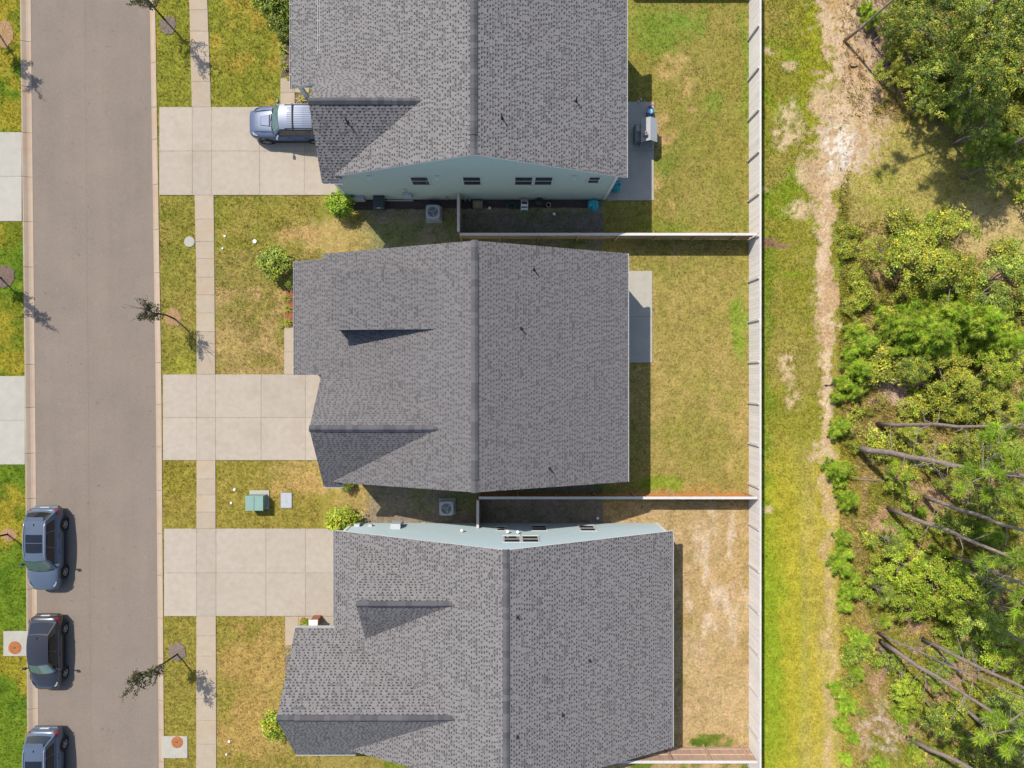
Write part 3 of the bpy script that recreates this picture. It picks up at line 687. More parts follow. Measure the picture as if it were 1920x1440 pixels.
def window(house, axis, plane, out, c, w, z0, z1, sill=True):
    fw = 0.055; d0, d1 = plane + out * 0.01, plane + out * 0.040
    def bx(m, a0, a1, q0, q1, za, zb):
        if axis == 'y': m.box(a0, a1, min(q0, q1), max(q0, q1), za, zb)
        else: m.box(min(q0, q1), max(q0, q1), a0, a1, za, zb)
    m = MB(); bx(m, c - w / 2 - fw, c - w / 2, d0, d1, z0 - fw, z1 + fw); bx(m, c + w / 2, c + w / 2 + fw, d0, d1, z0 - fw, z1 + fw)
    bx(m, c - w / 2, c + w / 2, d0, d1, z1, z1 + fw); bx(m, c - w / 2, c + w / 2, d0, d1, z0 - fw, z0)
    bx(m, c - w / 2 - fw - 0.03, c + w / 2 + fw + 0.03, d0, plane + out * 0.055, z0 - fw - 0.04, z0 - fw - 0.001)
    win = m.build('window', M_sash, house)
    zm = (z0 + z1) / 2
    r = MB(); bx(r, c - w / 2, c + w / 2, plane + out * 0.012, plane + out * 0.034, zm - 0.03, zm + 0.03)
    for za, zb in ((z0, zm - 0.03), (zm + 0.03, z1)):
        bx(r, c - w / 2, c - w / 2 + 0.035, plane + out * 0.012, plane + out * 0.03, za, zb); bx(r, c + w / 2 - 0.035, c + w / 2, plane + out * 0.012, plane + out * 0.03, za, zb)
    r.build('sash', M_sash, win)
    for za, zb in ((z0, zm - 0.03), (zm + 0.03, z1)):
        p = MB(); bx(p, c - w / 2 + 0.03, c + w / 2 - 0.03, plane + out * 0.012, plane + out * 0.024, za, zb); p.build('pane', M_pane, win)

def front_openings(house, plane, ys, zt, wall_mat):
    """garage door (ys = (y0,y1)) with panels on a wall facing the street (-x)"""
    y0, y1 = ys; m = MB(); m.box(plane - 0.03, plane - 0.005, y0, y1, 0.04, zt); d = m.build('garage_door', M_door, house)
    for r in range(4):
        for c in range(4):
            w = (y1 - y0) / 4; h = (zt - 0.06) / 4
            link_m = MB().box(plane - 0.045, plane - 0.031, y0 + c * w + 0.06, y0 + (c + 1) * w - 0.06, 0.06 + r * h + 0.05, 0.06 + (r + 1) * h - 0.05); link_m.build('panel', M_door, d)

def entry_door(house, plane, y, w=0.95):
    d = MB().box(plane - 0.05, plane - 0.005, y - w / 2, y + w / 2, 0.13, 2.2).build('front_door', M_darkmetal, house)
    MB().tube([(plane - 0.09, y + w * 0.38, 1.0), (plane - 0.09, y + w * 0.38, 1.25)], 0.018, 8).build('handle', M_rim, d)

def house(name, label, rx, zr, s, xe, xw, ya, yb, wx0, wx1, wy0, wy1, wall_mat, light, dark, contrast, seed):
    """main gable: ridge along y at x=rx; eaves x=xe (rear) and x=xw (street); rakes at ya<yb"""
    root = thing(name, label, 'house', ((wx0 + wx1) / 2, (wy0 + wy1) / 2, 0))
    zf = lambda x, y: zr - s * abs(x - rx)
    body = MB(); tw = 0.17
    prof = [(wx0, 0.0), (wx1, 0.0), (wx1, zf(wx1, 0) - tw), (rx, zr - tw), (wx0, zf(wx0, 0) - tw)]
    v = [(x, wy0, z) for x, z in prof] + [(x, wy1, z) for x, z in prof]
    body.add(v, [(0, 1, 2, 3, 4), (9, 8, 7, 6, 5), (0, 5, 6, 1), (1, 6, 7, 2), (2, 7, 8, 3), (3, 8, 9, 4), (4, 9, 5, 0)])
    roof = bpy.data.objects.new('roof', None)
    def span(z):
        m = (z - 0.0)
        lo, hi = wx0, wx1
        lim = (zr - tw - z) / s
        return (max(lo, rx - lim), min(hi, rx + lim)) if lim > 0 else None
    sd = MB()
    siding(sd, 'y', wy0, -1, span, 0.25, zr - tw - 0.05); siding(sd, 'y', wy1, 1, span, 0.25, zr - tw - 0.05)
    siding(sd, 'x', wx1, 1, lambda z: (wy0, wy1), 0.25, zf(wx1, 0) - tw)
    return root, body, sd, zf

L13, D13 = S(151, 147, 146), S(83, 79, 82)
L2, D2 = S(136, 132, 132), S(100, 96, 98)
def gable_part(body, sd, X0, X1, Yc, half, zr, s, tw=0.17, front=True):
    """front wing with its ridge along x: walls and street gable"""
    ze = zr - s * half - tw
    prof = [(Yc - half, 0.0), (Yc + half, 0.0), (Yc + half, ze), (Yc, zr - tw), (Yc - half, ze)]
    v = [(X0, y, z) for y, z in prof] + [(X1, y, z) for y, z in prof]
    body.add(v, [(4, 3, 2, 1, 0), (5, 6, 7, 8, 9), (0, 1, 6, 5), (1, 2, 7, 6), (2, 3, 8, 7), (3, 4, 9, 8), (4, 0, 5, 9)])
    def sp(z):
        lim = (zr - tw - z) / s; return (max(Yc - half, Yc - lim), min(Yc + half, Yc + lim)) if lim > 0 else None
    siding(sd, 'x', X0, -1, sp, 0.25, zr - tw - 0.05)
    siding(sd, 'y', Yc - half, -1, lambda z: (X0, X1), 0.25, ze); siding(sd, 'y', Yc + half, 1, lambda z: (X0, X1), 0.25, ze)

def finish_house(root, body, sd, wall_mat, planes, light, dark, contrast, seed, corners, ztop):
    body.build('wall', wall_mat, root); s_ = sd.build('siding', wall_mat, root); tag(s_, None, None, None, 'stuff')
    dk = MB(); sh = MB()
    for k, (poly, zf, down) in enumerate(planes):
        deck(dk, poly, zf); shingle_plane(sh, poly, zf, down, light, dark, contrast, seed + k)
    roof = dk.build('roof', M_white, root)
    so = sh.build('shingles', M_shingle, roof); tag(so, None, None, None, 'stuff')
    for (x, y, zt, ox, oy) in corners:
        m = MB(); m.box(x, x + ox * 0.13, y + oy * 0.002, y + oy * 0.03, 0.1, zt); m.box(x - ox * 0.03, x - ox * 0.002, y + oy * 0.03, y - oy * 0.13, 0.1, zt); m.build('corner_board', M_white, root)
    return roof

# ---- upper house (grey green gable wall)
R1 = dict(rx=-1.4, zr=8.7, s=0.487)
h1, b1, s1, zf1 = house('house', 'tall grey green house with the long shaded gable wall and car under its eave', -1.4, 8.7, 0.487, 6.4, -9.55, 10.33, 20.4, -9.05, 5.88, 10.42, 20.2, M_wall1, L13, D13, 1.0, 11)
g1 = lambda x, y: 7.45 - 0.78 * abs(y - 13.3)
gable_part(b1, s1, -9.12, -6.0, 13.3, 2.86, 7.45, 0.78)
pz1 = lambda x, y: 3.5 + 0.45 * (x + 11.37)
planes1 = [([(-1.4, 10.33), (6.27, 10.33), (6.27, 20.4), (-1.4, 20.4)], zf1, (1, 0)),
           ([(-1.4, 20.4), (-9.55, 20.4), (-9.55, 16.79), (-9.37, 16.67), (-3.97, 13.3), (-8.73, 10.33), (-1.4, 10.33)], zf1, (-1, 0)),
           ([(-9.37, 13.3), (-3.97, 13.3), (-9.37, 16.67)], g1, (0, 1)),
           ([(-9.37, 13.3), (-9.37, 10.08), (-8.3, 10.08), (-8.3, 10.329), (-8.73, 10.331), (-3.97, 13.3)], g1, (0, -1)),
           ([(-11.37, 20.4), (-11.37, 15.5), (-9.3, 15.5), (-9.3, 20.4)], pz1, (-1, 0))]
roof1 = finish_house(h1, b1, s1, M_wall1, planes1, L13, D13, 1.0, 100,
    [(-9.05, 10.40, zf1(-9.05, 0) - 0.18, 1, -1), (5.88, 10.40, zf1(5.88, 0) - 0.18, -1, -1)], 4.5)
ridge_caps(roof1, (-1.4, 10.33), (-1.4, 20.4), 8.7, 0.487, 0.487, (0.9, 0.9))
ridge_caps(roof1, (-9.37, 13.3), (-3.9, 13.3), 7.45, 0.78, 0.78, (0.7, 1.4))
gutter(roof1, (6.27, 10.33), (6.27, 20.4), zf1(6.27, 0) - 0.03, (1, 0)); gutter(roof1, (-9.55, 20.4), (-9.55, 16.85), zf1(-9.55, 0) - 0.02, (-1, 0))
gutter(roof1, (-11.37, 20.4), (-11.37, 15.5), 3.47, (-1, 0)); gutter(roof1, (-9.37, 10.08), (-8.3, 10.08), g1(0, 10.08) - 0.03, (0, -1))
for px, py, zf in ((652, 230, g1), (941, 222, zf1), (1080, 190, zf1)): vent_pipe(roof1, *on_plane(px, py, zf))
for c, w, z0, z1 in ((-4.42, 0.95, 3.28, 4.72), (-1.69, 0.95, 3.28, 4.72), (1.03, 0.95, 3.28, 4.72), (2.08, 0.95, 3.28, 4.72), (4.72, 0.6, 3.65, 4.72)): window(h1, 'y', 10.42, -1, c, w, z0, z1)
for x in (-6.95, -3.45, 3.62):
    MB().prism([(x - 0.12, 10.40), (x - 0.05, 10.24), (x + 0.05, 10.24), (x + 0.12, 10.40)], 4.86, 5.0).build('wall_lamp', M_white, h1)
m = MB(); m.box(-5.65, -5.2, 10.18, 10.40, 1.0, 1.75); m.tube([(-5.42, 10.28, 1.75), (-5.42, 10.3, 2.6)], 0.03, 8); m.tube([(-5.3, 10.3, 0.1), (-5.3, 10.3, 1.0)], 0.025, 8); m.build('meter_box', M_metal, h1)
MB().box(-8.75, -8.0, 10.20, 10.40, 0.35, 1.0).build('utility_cabinet', M_lightplastic, h1)
for a, b in (((-6.9, 10.3, 0.25), (-6.9, 10.38, 0.9)), ((-6.9, 10.3, 0.25), (-5.3, 10.3, 0.25)), ((-3.3, 10.36, 0.2), (-3.3, 10.36, 1.0)), ((-2.25, 10.3, 0.1), (-2.25, 10.38, 0.75)), ((-2.0, 10.3, 0.1), (-2.0, 10.38, 0.6))): MB().tube([a, b], 0.03, 8).build('conduit', M_metal, h1)
front_openings(h1, -9.12, (10.7, 15.6), 2.5, M_wall1); entry_door(h1, -9.05, 17.2)
for y in (15.8, 18.0, 20.1): MB().cbox(-11.15, -10.95, y - 0.1, y + 0.1, 0.1, 3.3, 0.02).build('porch_post', M_white, h1)
MB().box(-11.2, -9.1, 15.6, 20.3, 3.28, 3.36).build('porch_ceiling', M_white, h1)
for y in (12.2, 17.5): window(h1, 'x', 5.88, 1, y, 1.2, 1.0, 2.4)

# ---- middle house (finer shingles, shed dormer)
h2, b2, s2, zf2 = house('house', 'middle house with an unbroken fine shingle roof and a shed dormer with near black sides deepening its shadow', -1.39, 7.9, 0.44, 6.54, -9.45, -5.4, 6.5, -9.08, 6.2, -5.22, 6.32, M_wall2, L2, D2, 0.45, 21)
g2 = lambda x, y: 7.1 - 0.86 * abs(y + 2.45)
gable_part(b2, s2, -9.15, -6.0, -2.45, 2.75, 7.1, 0.86)
d2 = lambda x, y: 6.40 + 0.13 * (x + 8.56)
planes2 = [([(-1.39, -5.4), (6.42, -5.4), (6.42, 6.5), (-1.39, 6.5)], zf2, (1, 0)),
           ([(-1.39, 6.5), (-9.45, 6.5), (-9.45, 6.23), (-11.15, 6.23), (-11.15, 0.17), (-9.42, 0.17), (-9.42, 0.728), (-3.208, -2.45), (-8.97, -5.4), (-1.39, -5.4)], zf2, (-1, 0)),
           ([(-9.42, -2.45), (-3.208, -2.45), (-9.42, 0.728)], g2, (0, 1)),
           ([(-9.42, -2.45), (-9.42, -5.65), (-8.4, -5.65), (-8.4, -5.402), (-8.97, -5.398), (-3.208, -2.45)], g2, (0, -1)),
           ([(-8.56, 5.32), (-8.56, 2.38), (-3.15, 2.38), (-3.15, 5.32)], d2, (-1, 0))]
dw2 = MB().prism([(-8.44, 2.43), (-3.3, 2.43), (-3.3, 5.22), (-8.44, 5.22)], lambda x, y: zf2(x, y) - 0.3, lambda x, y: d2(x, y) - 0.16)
dw2.build('dormer_wall', M_dark, h2)  # guessed dark siding; shade put into its colour to deepen the shadow wedge
roof2 = finish_house(h2, b2, s2, M_wall2, planes2, L2, D2, 0.45, 200,
    [(-9.08, -5.24, zf2(-9.08, 0) - 0.18, 1, -1), (6.2, -5.24, zf2(6.2, 0) - 0.18, -1, -1), (-9.08, 6.34, zf2(-9.08, 0) - 0.18, 1, 1), (6.2, 6.34, zf2(6.2, 0) - 0.18, -1, 1)], 4.2)
ridge_caps(roof2, (-1.39, -5.4), (-1.39, 6.5), 7.9, 0.44, 0.44, (0.75, 0.75))
ridge_caps(roof2, (-9.42, -2.45), (-3.1, -2.45), 7.1, 0.86, 0.86, (0.6, 1.0))
gutter(roof2, (6.42, -5.4), (6.42, 6.5), zf2(6.42, 0) - 0.03, (1, 0)); gutter(roof2, (-11.15, 6.23), (-11.15, 0.17), zf2(-11.15, 0) - 0.03, (-1, 0))
gutter(roof2, (-9.42, -5.65), (-8.4, -5.65), g2(0, -5.65) - 0.03, (0, -1))
for px, py in ((1001, 506), (977, 616), (1030, 878)): vent_pipe(roof2, *on_plane(px, py, zf2), 0.42)
for c in (-5.0, -1.2, 1.9, 4.3): window(h2, 'y', -5.22, -1, c, 0.95, 1.0, 2.4); window(h2, 'y', 6.32, 1, c, 0.95, 1.0, 2.4)
for y in (-3.5, 0.4, 4.2): window(h2, 'x', 6.2, 1, y, 1.2, 0.9, 2.4)
for y in (3.2, 4.0, 4.8): window(h2, 'x', -8.44, -1, y, 0.55, 5.3, 5.95)
front_openings(h2, -9.15, (-4.9, 0.0), 2.5, M_wall2); entry_door(h2, -9.08, 1.6); window(h2, 'x', -9.08, -1, 4.2, 1.4, 0.9, 2.4)
for y in (0.4, 3.2, 6.0): MB().cbox(-10.95, -10.75, y - 0.1, y + 0.1, 0.1, 3.5, 0.02).build('porch_post', M_white, h2)

# ---- lower house (low eave, pale blue sunlit wall)
h3, b3, s3, zf3 = house('house', 'low pale blue house with a sunlit side wall and two street gables', 0.1, 6.8, 0.478, 9.24, -9.33, -20.3, -8.40, -8.85, 8.93, -20.1, -8.45, M_wall3, L13, D13, 0.9, 31)
g3 = lambda x, y: 5.55 - 0.93 * abs(y + 17.25)
e3 = lambda x, y: 5.53 - 0.91 * abs(y + 11.47)
gable_part(b3, s3, -11.2, -6.0, -17.95, 2.5, 4.9, 0.93)
b3.add([(-11.25, -20.4, 2.45), (-11.25, -14.1, 2.45), (-11.25, -17.25, 5.36), (-11.1, -20.4, 2.45), (-11.1, -14.1, 2.45), (-11.1, -17.25, 5.36)], [(0, 2, 1), (3, 4, 5), (0, 1, 4, 3), (1, 2, 5, 4), (2, 0, 3, 5)])
b3.add([(-7.25, -13.75, 3.0), (-7.25, -9.2, 3.0), (-7.25, -11.47, 5.36), (-3.0, -13.75, 3.0), (-3.0, -9.2, 3.0), (-3.0, -11.47, 5.36)], [(0, 2, 1), (3, 4, 5), (0, 1, 4, 3), (1, 2, 5, 4), (2, 0, 3, 5)])
planes3 = [([(0.1, -20.3), (9.24, -20.3), (9.24, -8.4), (0.1, -8.4)], zf3, (1, 0)),
           ([(0.1, -8.4), (-9.33, -8.4), (-9.33, -13.74), (-2.515, -17.25), (-8.46, -20.3), (0.1, -20.3)], zf3, (-1, 0)),
           ([(-11.5, -17.25), (-2.515, -17.25), (-9.33, -13.75), (-11.5, -13.75)], g3, (0, 1)),
           ([(-11.5, -17.25), (-11.5, -20.75), (-8.2, -20.75), (-8.2, -20.302), (-8.46, -20.298), (-2.515, -17.25)], g3, (0, -1)),
           ([(-7.47, -11.47), (-2.557, -11.47), (-7.47, -8.89)], e3, (0, 1)),
           ([(-7.47, -11.47), (-7.47, -14.05), (-2.557, -11.47)], e3, (0, -1))]
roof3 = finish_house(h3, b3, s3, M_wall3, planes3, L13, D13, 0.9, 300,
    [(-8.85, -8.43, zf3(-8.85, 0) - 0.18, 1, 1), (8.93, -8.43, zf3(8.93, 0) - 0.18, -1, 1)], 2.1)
ridge_caps(roof3, (0.1, -20.3), (0.1, -8.4), 6.8, 0.478, 0.478, (0.9, 0.9))
ridge_caps(roof3, (-11.5, -17.25), (-2.4, -17.25), 5.55, 0.93, 0.93, (0.8, 1.1))
ridge_caps(roof3, (-7.47, -11.47), (-2.45, -11.47), 5.53, 0.91, 0.91, (0.6, 0.8))
gutter(roof3, (9.24, -20.3), (9.24, -8.4), zf3(9.24, 0) - 0.03, (1, 0)); gutter(roof3, (-9.33, -8.4), (-9.33, -13.7), zf3(-9.33, 0) - 0.03, (-1, 0))
gutter(roof3, (-11.5, -13.75), (-9.4, -13.75), g3(0, -13.75) - 0.03, (0, 1)); gutter(roof3, (-11.5, -20.75), (-8.2, -20.75), g3(0, -20.75) - 0.03, (0, -1))
for px, py in ((970, 1157), (1105, 1238), (1055, 1340), (970, 1381)): vent_pipe(roof3, *on_plane(px, py, zf3), 0.2)
for c, w, z0, z1 in ((0.42, 0.85, 3.55, 4.95), (1.38, 0.85, 3.55, 4.95), (-0.16, 0.45, 1.2, 2.2), (1.98, 0.82, 0.85, 2.2), (4.67, 0.85, 0.85, 2.25)): window(h3, 'y', -8.45, 1, c, w, z0, z1)
m = MB(); m.box(-6.35, -5.8, -8.44, -8.15, 0.9, 1.75); m.build('meter_box', M_metal, h3)
MB().tube([(-6.0, -8.3, 0.2), (-6.0, -8.3, 0.9)], 0.03).build('conduit', M_metal, h3); MB().box(-7.7, -7.5, -8.44, -8.3, 0.9, 1.15).build('junction_box', M_metal, h3); MB().box(-8.5, -8.2, -8.44, -8.28, 0.7, 1.2).build('junction_box', M_metal, h3)
for x, z in ((-2.3, 2.6), (0.2, 2.9), (0.75, 3.0)): MB().lathe([(0.09, 0), (0.09, 0.1), (0.05, 0.14)], (x, -8.32, z), 12).build('wall_vent', M_white, h3)
front_openings(h3, -8.85, (-13.4, -8.8), 2.05, M_wall3)
window(h3, 'x', -11.2, -1, -17.25, 1.6, 0.9, 2.2)
for y in (-18.0, -15.0, -11.5): window(h3, 'x', 8.93, 1, y, 1.1, 0.8, 1.95)
# brick pier of the porch
pc = P(596, 1160); m = MB(); m.box(pc.x - 0.22, pc.x + 0.22, pc.y - 0.22, pc.y + 0.22, 0, 0.95); pier = m.build('brick_pier', M_brick, h3)
MB().cbox(pc.x - 0.26, pc.x + 0.26, pc.y - 0.26, pc.y + 0.26, 0.952, 1.02, 0.02).build('pier_cap', M_white, pier)

# ------------------------------------------------------------------ fences
def fence(label, p, q, h, out, m_board, m_cap, m_post, spacing=2.36, group=None, bw=0.155, cap=True, phase=0.0, rail_side=1):
    """board fence from p to q (plan); out: unit plan vector toward the post side"""
    p, q = Vector((*p, 0)), Vector((*q, 0)); u = (q - p).normalized(); L = (q - p).length; o = Vector((*out, 0)); ang = math.atan2(u.y, u.x)
    root = thing('fence', label, 'fence', p, group)
    n = int(L / bw); bw = L / n
    bm = MB(); bm.v = []; t = 0.018; g = 0.004
    w = bw - g; z1 = h - 0.02
    bm.cbox(-w / 2, w / 2, -t / 2, t / 2, 0.03, z1, 0.004); me = bm.mesh('picket'); me.materials.append(m_board)
    rr = random.Random(int(L * 100))
    for k in range(n):
        c = u * ((k + 0.5) * bw) + o * rr.uniform(-0.003, 0.003)
        link('picket', me, None, root, (c.x, c.y, rr.uniform(-0.012, 0.006)), (0, 0, ang + rr.uniform(-0.01, 0.01)))
    for z in (0.3, h * 0.52, h - 0.2):
        r = MB(); a, b = o * (0.012 * rail_side), u * L + o * (0.012 * rail_side)
        c = o * (0.045 * rail_side)
        pts = [(a.x, a.y), (b.x, b.y), ((b + c).x, (b + c).y), ((a + c).x, (a + c).y)]
        r.prism(pts, z - 0.045, z + 0.045).build('rail', m_board, root, local=True)
    s = phase
    pm = MB().cbox(-0.048, 0.048, -0.048, 0.048, 0, h - 0.004, 0.01).mesh('post'); pm.materials.append(m_post)
    while s <= L + 0.01:
        c = u * s + o * (0.075 if rail_side > 0 else 0.05); link('post', pm, None, root, (c.x, c.y, 0), (0, 0, ang)); s += spacing
    if cap:
        s = 0.0
        while s < L - 0.01:
            e = min(s + spacing, L); a = u * (s + 0.003) - o * (0.03 if rail_side > 0 else 0.075); b = u * (e - 0.003) - o * (0.03 if rail_side > 0 else 0.075); c = o * (0.145 if rail_side > 0 else 0.11)
            pts = [(a.x, a.y), (b.x, b.y), ((b + c).x, (b + c).y), ((a + c).x, (a + c).y)]
            MB().prism(pts, h - 0.002, h + 0.036).build('cap_board', m_cap, root, local=True); s = e
    return root
BX = gx(1404)
fence('long pale weathered board fence behind all the back yards', (BX, gy(1452)), (BX, gy(-30)), 1.80, (-1, 0), M_fence, M_fence_c, M_fence_c, 2.35, bw=0.158, phase=0.55, rail_side=-1)
Y1, Y2, Y3 = gy(448), gy(926), gy(1400)
fence('tan side fence between the grey green house and the middle house', (gx(866), Y1), (BX - 0.09, Y1), 1.55, (0, -1), M_fence_t, M_fence_c, M_fence_t, 2.23)
fence('short return fence from the grey green wall to the tan side fence', (gx(864), 10.38), (gx(864), Y1 + 0.1), 1.55, (-1, 0), M_fence_t, M_fence_c, M_fence_t, 1.9)
fence('orange side fence between the middle house and the pale blue house', (gx(900), Y2), (BX - 0.09, Y2), 1.62, (0, 1), M_fence_o, M_fence_c, M_fence_t, 2.2)
fence('short return fence from the pale blue wall to the orange side fence', (gx(899), Y2 - 0.1), (gx(899), -8.42), 1.62, (-1, 0), M_fence_t, M_fence_c, M_fence_t, 1.6)
fence('salmon board fence beside the low eave of the pale blue house', (gx(1090), Y3), (BX - 0.09, Y3), 1.72, (0, 1), M_fence_s, M_fence_c, M_fence_s, 2.2, phase=0.5)
fence('side fence beyond the grey green house at the head of its back yard', (gx(1170), gy(-26)), (BX - 0.09, gy(-26)), 1.55, (0, -1), M_fence_t, M_fence_c, M_fence_t, 2.23)

# ------------------------------------------------------------------ cars
def loft(mb, secs, caps=True):
    n = len(secs[0]); v = [p for s in secs for p in s]; f = []
    for i in range(len(secs) - 1):
        for k in range(n): m = (k + 1) % n; f.append((i * n + k, i * n + m, (i + 1) * n + m, (i + 1) * n + k))
    if caps: f.append(tuple(range(n - 1, -1, -1))); f.append(tuple((len(secs) - 1) * n + k for k in range(n)))
    return mb.add(v, f)
def subsurf(o, lv=2):
    md = o.modifiers.new('smooth', 'SUBSURF'); md.levels = lv; md.render_levels = lv
def wheel(root, x, y, r, w, side):
    m = MB(); n = 24
    prof = [(r * 0.62, -w / 2), (r * 0.93, -w / 2), (r, -w / 2 + 0.03), (r, w / 2 - 0.03), (r * 0.93, w / 2), (r * 0.62, w / 2)]
    v = []; f = []
    for rr_, yy in prof:
        for k in range(n): a = 2 * math.pi * k / n; v.append((x + rr_ * math.cos(a), y + yy, r + rr_ * math.sin(a)))
    for i in range(len(prof) - 1):
        for k in range(n): k2 = (k + 1) % n; f.append((i * n + k, i * n + k2, (i + 1) * n + k2, (i + 1) * n + k))
    wh = m.add(v, f).build('wheel', M_rubber, root, local=True)
    rm = MB(); yo = y + side * (w / 2 - 0.03)
    def pt(rad, a, d): return (x + rad * math.cos(a), yo + side * d, r + rad * math.sin(a))
    for k in range(n):                                         # rim lip
        a, b = 2 * math.pi * k / n, 2 * math.pi * (k + 1) / n
        rm.quad(pt(r * 0.56, a, 0.012), pt(r * 0.56, b, 0.012), pt(r * 0.64, b, 0.022), pt(r * 0.64, a, 0.022))
    for k in range(5):                                         # paired spokes
        for da in (-0.16, 0.16):
            a = 2 * math.pi * k / 5 + da
            rm.quad(pt(r * 0.12, a - 0.3, 0.02), pt(r * 0.12, a + 0.3, 0.02), pt(r * 0.58, a + 0.085, 0.014), pt(r * 0.58, a - 0.085, 0.014))
    rm.add([pt(r * 0.15, 2 * math.pi * k / 10, 0.024) for k in range(10)], [tuple(range(10))])
    rm.build('rim', M_rim, wh, local=True)
    d = MB(); d.add([pt(r * 0.62, 2 * math.pi * k / n, -0.03) for k in range(n)], [tuple(range(n))]); d.build('brake_disc', M_dark, wh, local=True)

def car(label, loc, heading, paint, L, W, spec, group=None):
    root = thing('parked_car', label, 'car', loc, group, heading)
    hl, hw = L / 2, W / 2; zs = spec['shoulder']; hood = spec['hood']; deckz = spec['deck']; zr = spec['roof']
    # stations: x, half width, top z at centre, shoulder z
    st = [(-hl, hw * 0.74, deckz * 0.80, deckz * 0.76), (-hl + 0.06, hw * 0.86, deckz * 0.93, deckz * 0.88), (-hl + 0.3, hw * 0.955, deckz, deckz - 0.05), (-hl + 1.0, hw, zs + 0.04, zs),
          (-0.2, hw, zs + 0.03, zs - 0.01), (spec['ws0'], hw, zs + 0.02, zs - 0.03), (spec['ws0'] + 0.35, hw * 0.985, hood + 0.02, hood - 0.05), (hl - 0.6, hw * 0.95, hood - 0.05, hood - 0.12),
          (hl - 0.25, hw * 0.86, hood - 0.13, hood - 0.2), (hl - 0.06, hw * 0.72, hood - 0.25, hood - 0.30), (hl, hw * 0.60, hood - 0.36, hood - 0.38)]
    secs = []
    for x, w, zt, zh in st:
        half = [(0, zt), (0.5 * w, zt - 0.004), (0.80 * w, zh + 0.015), (0.95 * w, zh - 0.05), (w, zh - 0.20), (w, 0.52), (0.975 * w, 0.34), (0.86 * w, 0.24)]
        ringp = [(x, y, z) for y, z in half] + [(x, -y, z) for y, z in half[::-1][:-1]]
        secs.append(ringp)
    b = loft(MB(), secs).build('body', paint, root, smooth=True, local=True); subsurf(b)
    # cabin
    x0, x1, x2, x3 = spec['ws0'], spec['ws1'], spec['rw1'], spec['rw0']; wb, wt = hw * 0.90, hw * spec.get('tumble', 0.70)
    zb = zs - 0.02
    N_ = 8
    def roof_pt(u, v):
        x = x1 + (x2 - x1) * u; y = wt * (1 - 2 * v); w_ = 1 - 0.06 * (2 * u - 1) ** 2
        crown = 0.045 * (1 - (2 * v - 1) ** 2) + 0.045 * (1 - (2 * u - 1.0) ** 2)
        bow = 0.07 * (1 - (2 * v - 1) ** 2)
        x += bow * (1 - u) - 0.05 * (1 - (2 * v - 1) ** 2) * u
        return (x, y * w_, zr - 0.07 + crown)
    def base_pt(v, x, bow): return (x + bow * (1 - (2 * v - 1) ** 2), wb * (1 - 2 * v) * 0.97, zb + 0.03)
    g = [[roof_pt(i / N_, j / N_) for j in range(N_ + 1)] for i in range(N_ + 1)]
    fb = [base_pt(j / N_, x0, 0.16) for j in range(N_ + 1)]; rb = [base_pt(j / N_, x3, -0.08) for j in range(N_ + 1)]
    cab = MB(); V = [p for row in g for p in row] + fb + rb; F_ = []; n1 = N_ + 1
    for i in range(N_):
        for j in range(N_): F_.append((i * n1 + j, i * n1 + j + 1, (i + 1) * n1 + j + 1, (i + 1) * n1 + j))
    fo = n1 * n1; ro = fo + n1
    for j in range(N_): F_.append((fo + j, fo + j + 1, j + 1, j)); F_.append((ro + j, ro + j + 1, N_ * n1 + j + 1, N_ * n1 + j))
    for side, j in ((1, 0), (-1, N_)): F_.append(tuple([fo + j] + [i * n1 + j for i in range(n1)] + [ro + j]))
    cab.add(V, F_); c = cab.build('cabin', paint, root, smooth=False, local=True)
    rp = MB(); RV = [(x, y, z + 0.006) for row in g for x, y, z in row]
    rp.add(RV, [(i * n1 + j, i * n1 + j + 1, (i + 1) * n1 + j + 1, (i + 1) * n1 + j) for i in range(N_) for j in range(N_)])
    rf = rp.build('roof_panel', paint, root, smooth=True, local=True)
    def glass_strip(lo, hi, a, b_, m, name, off):
        mb = MB(); pts = []
        for t in (a, (a + b_) / 2, b_):
            for j in range(N_ + 1):
                v = 0.06 + 0.88 * j / N_; k = v * N_; k0 = min(int(k), N_ - 1); fr_ = k - k0
                l = Vector(lo[k0]).lerp(Vector(lo[k0 + 1]), fr_); h = Vector(hi[k0]).lerp(Vector(hi[k0 + 1]), fr_); p = l.lerp(h, t) + Vector((off[0], 0, off[1])); pts.append(tuple(p))
        mb.add(pts, [(r_ * n1 + j, r_ * n1 + j + 1, (r_ + 1) * n1 + j + 1, (r_ + 1) * n1 + j) for r_ in range(2) for j in range(N_)])
        return mb.build(name, m, root, smooth=True, local=True)
    ws = glass_strip(fb, g[0], 0.06, 0.93, M_glass, 'windshield', (0.008, 0.012))
    glass_strip(rb, g[N_], spec.get('rg0', 0.25), 0.90, M_dglass, 'rear_window', (-0.010, 0.010))
    wpr = MB()
    for j, (ya, yb2) in enumerate(((0.85, 0.10), (0.05, -0.62))):
        p = Vector(base_pt((1 - ya) / 2, x0 + 0.015, 0.16)); q = Vector(base_pt((1 - yb2) / 2, x0 - 0.05, 0.16)); wpr = MB(); wpr.tube([p + Vector((0.02, 0, 0.02)), q + Vector((0.0, 0, 0.05))], 0.012, 6); wpr.build('wiper', M_dark, root, local=True)
    MB().tube([Vector(base_pt(t, x0 + 0.045, 0.16)) + Vector((0, 0, 0.0)) for t in (0.06, 0.28, 0.5, 0.72, 0.94)], 0.03, 6).build('cowl', M_dark, root, local=True)
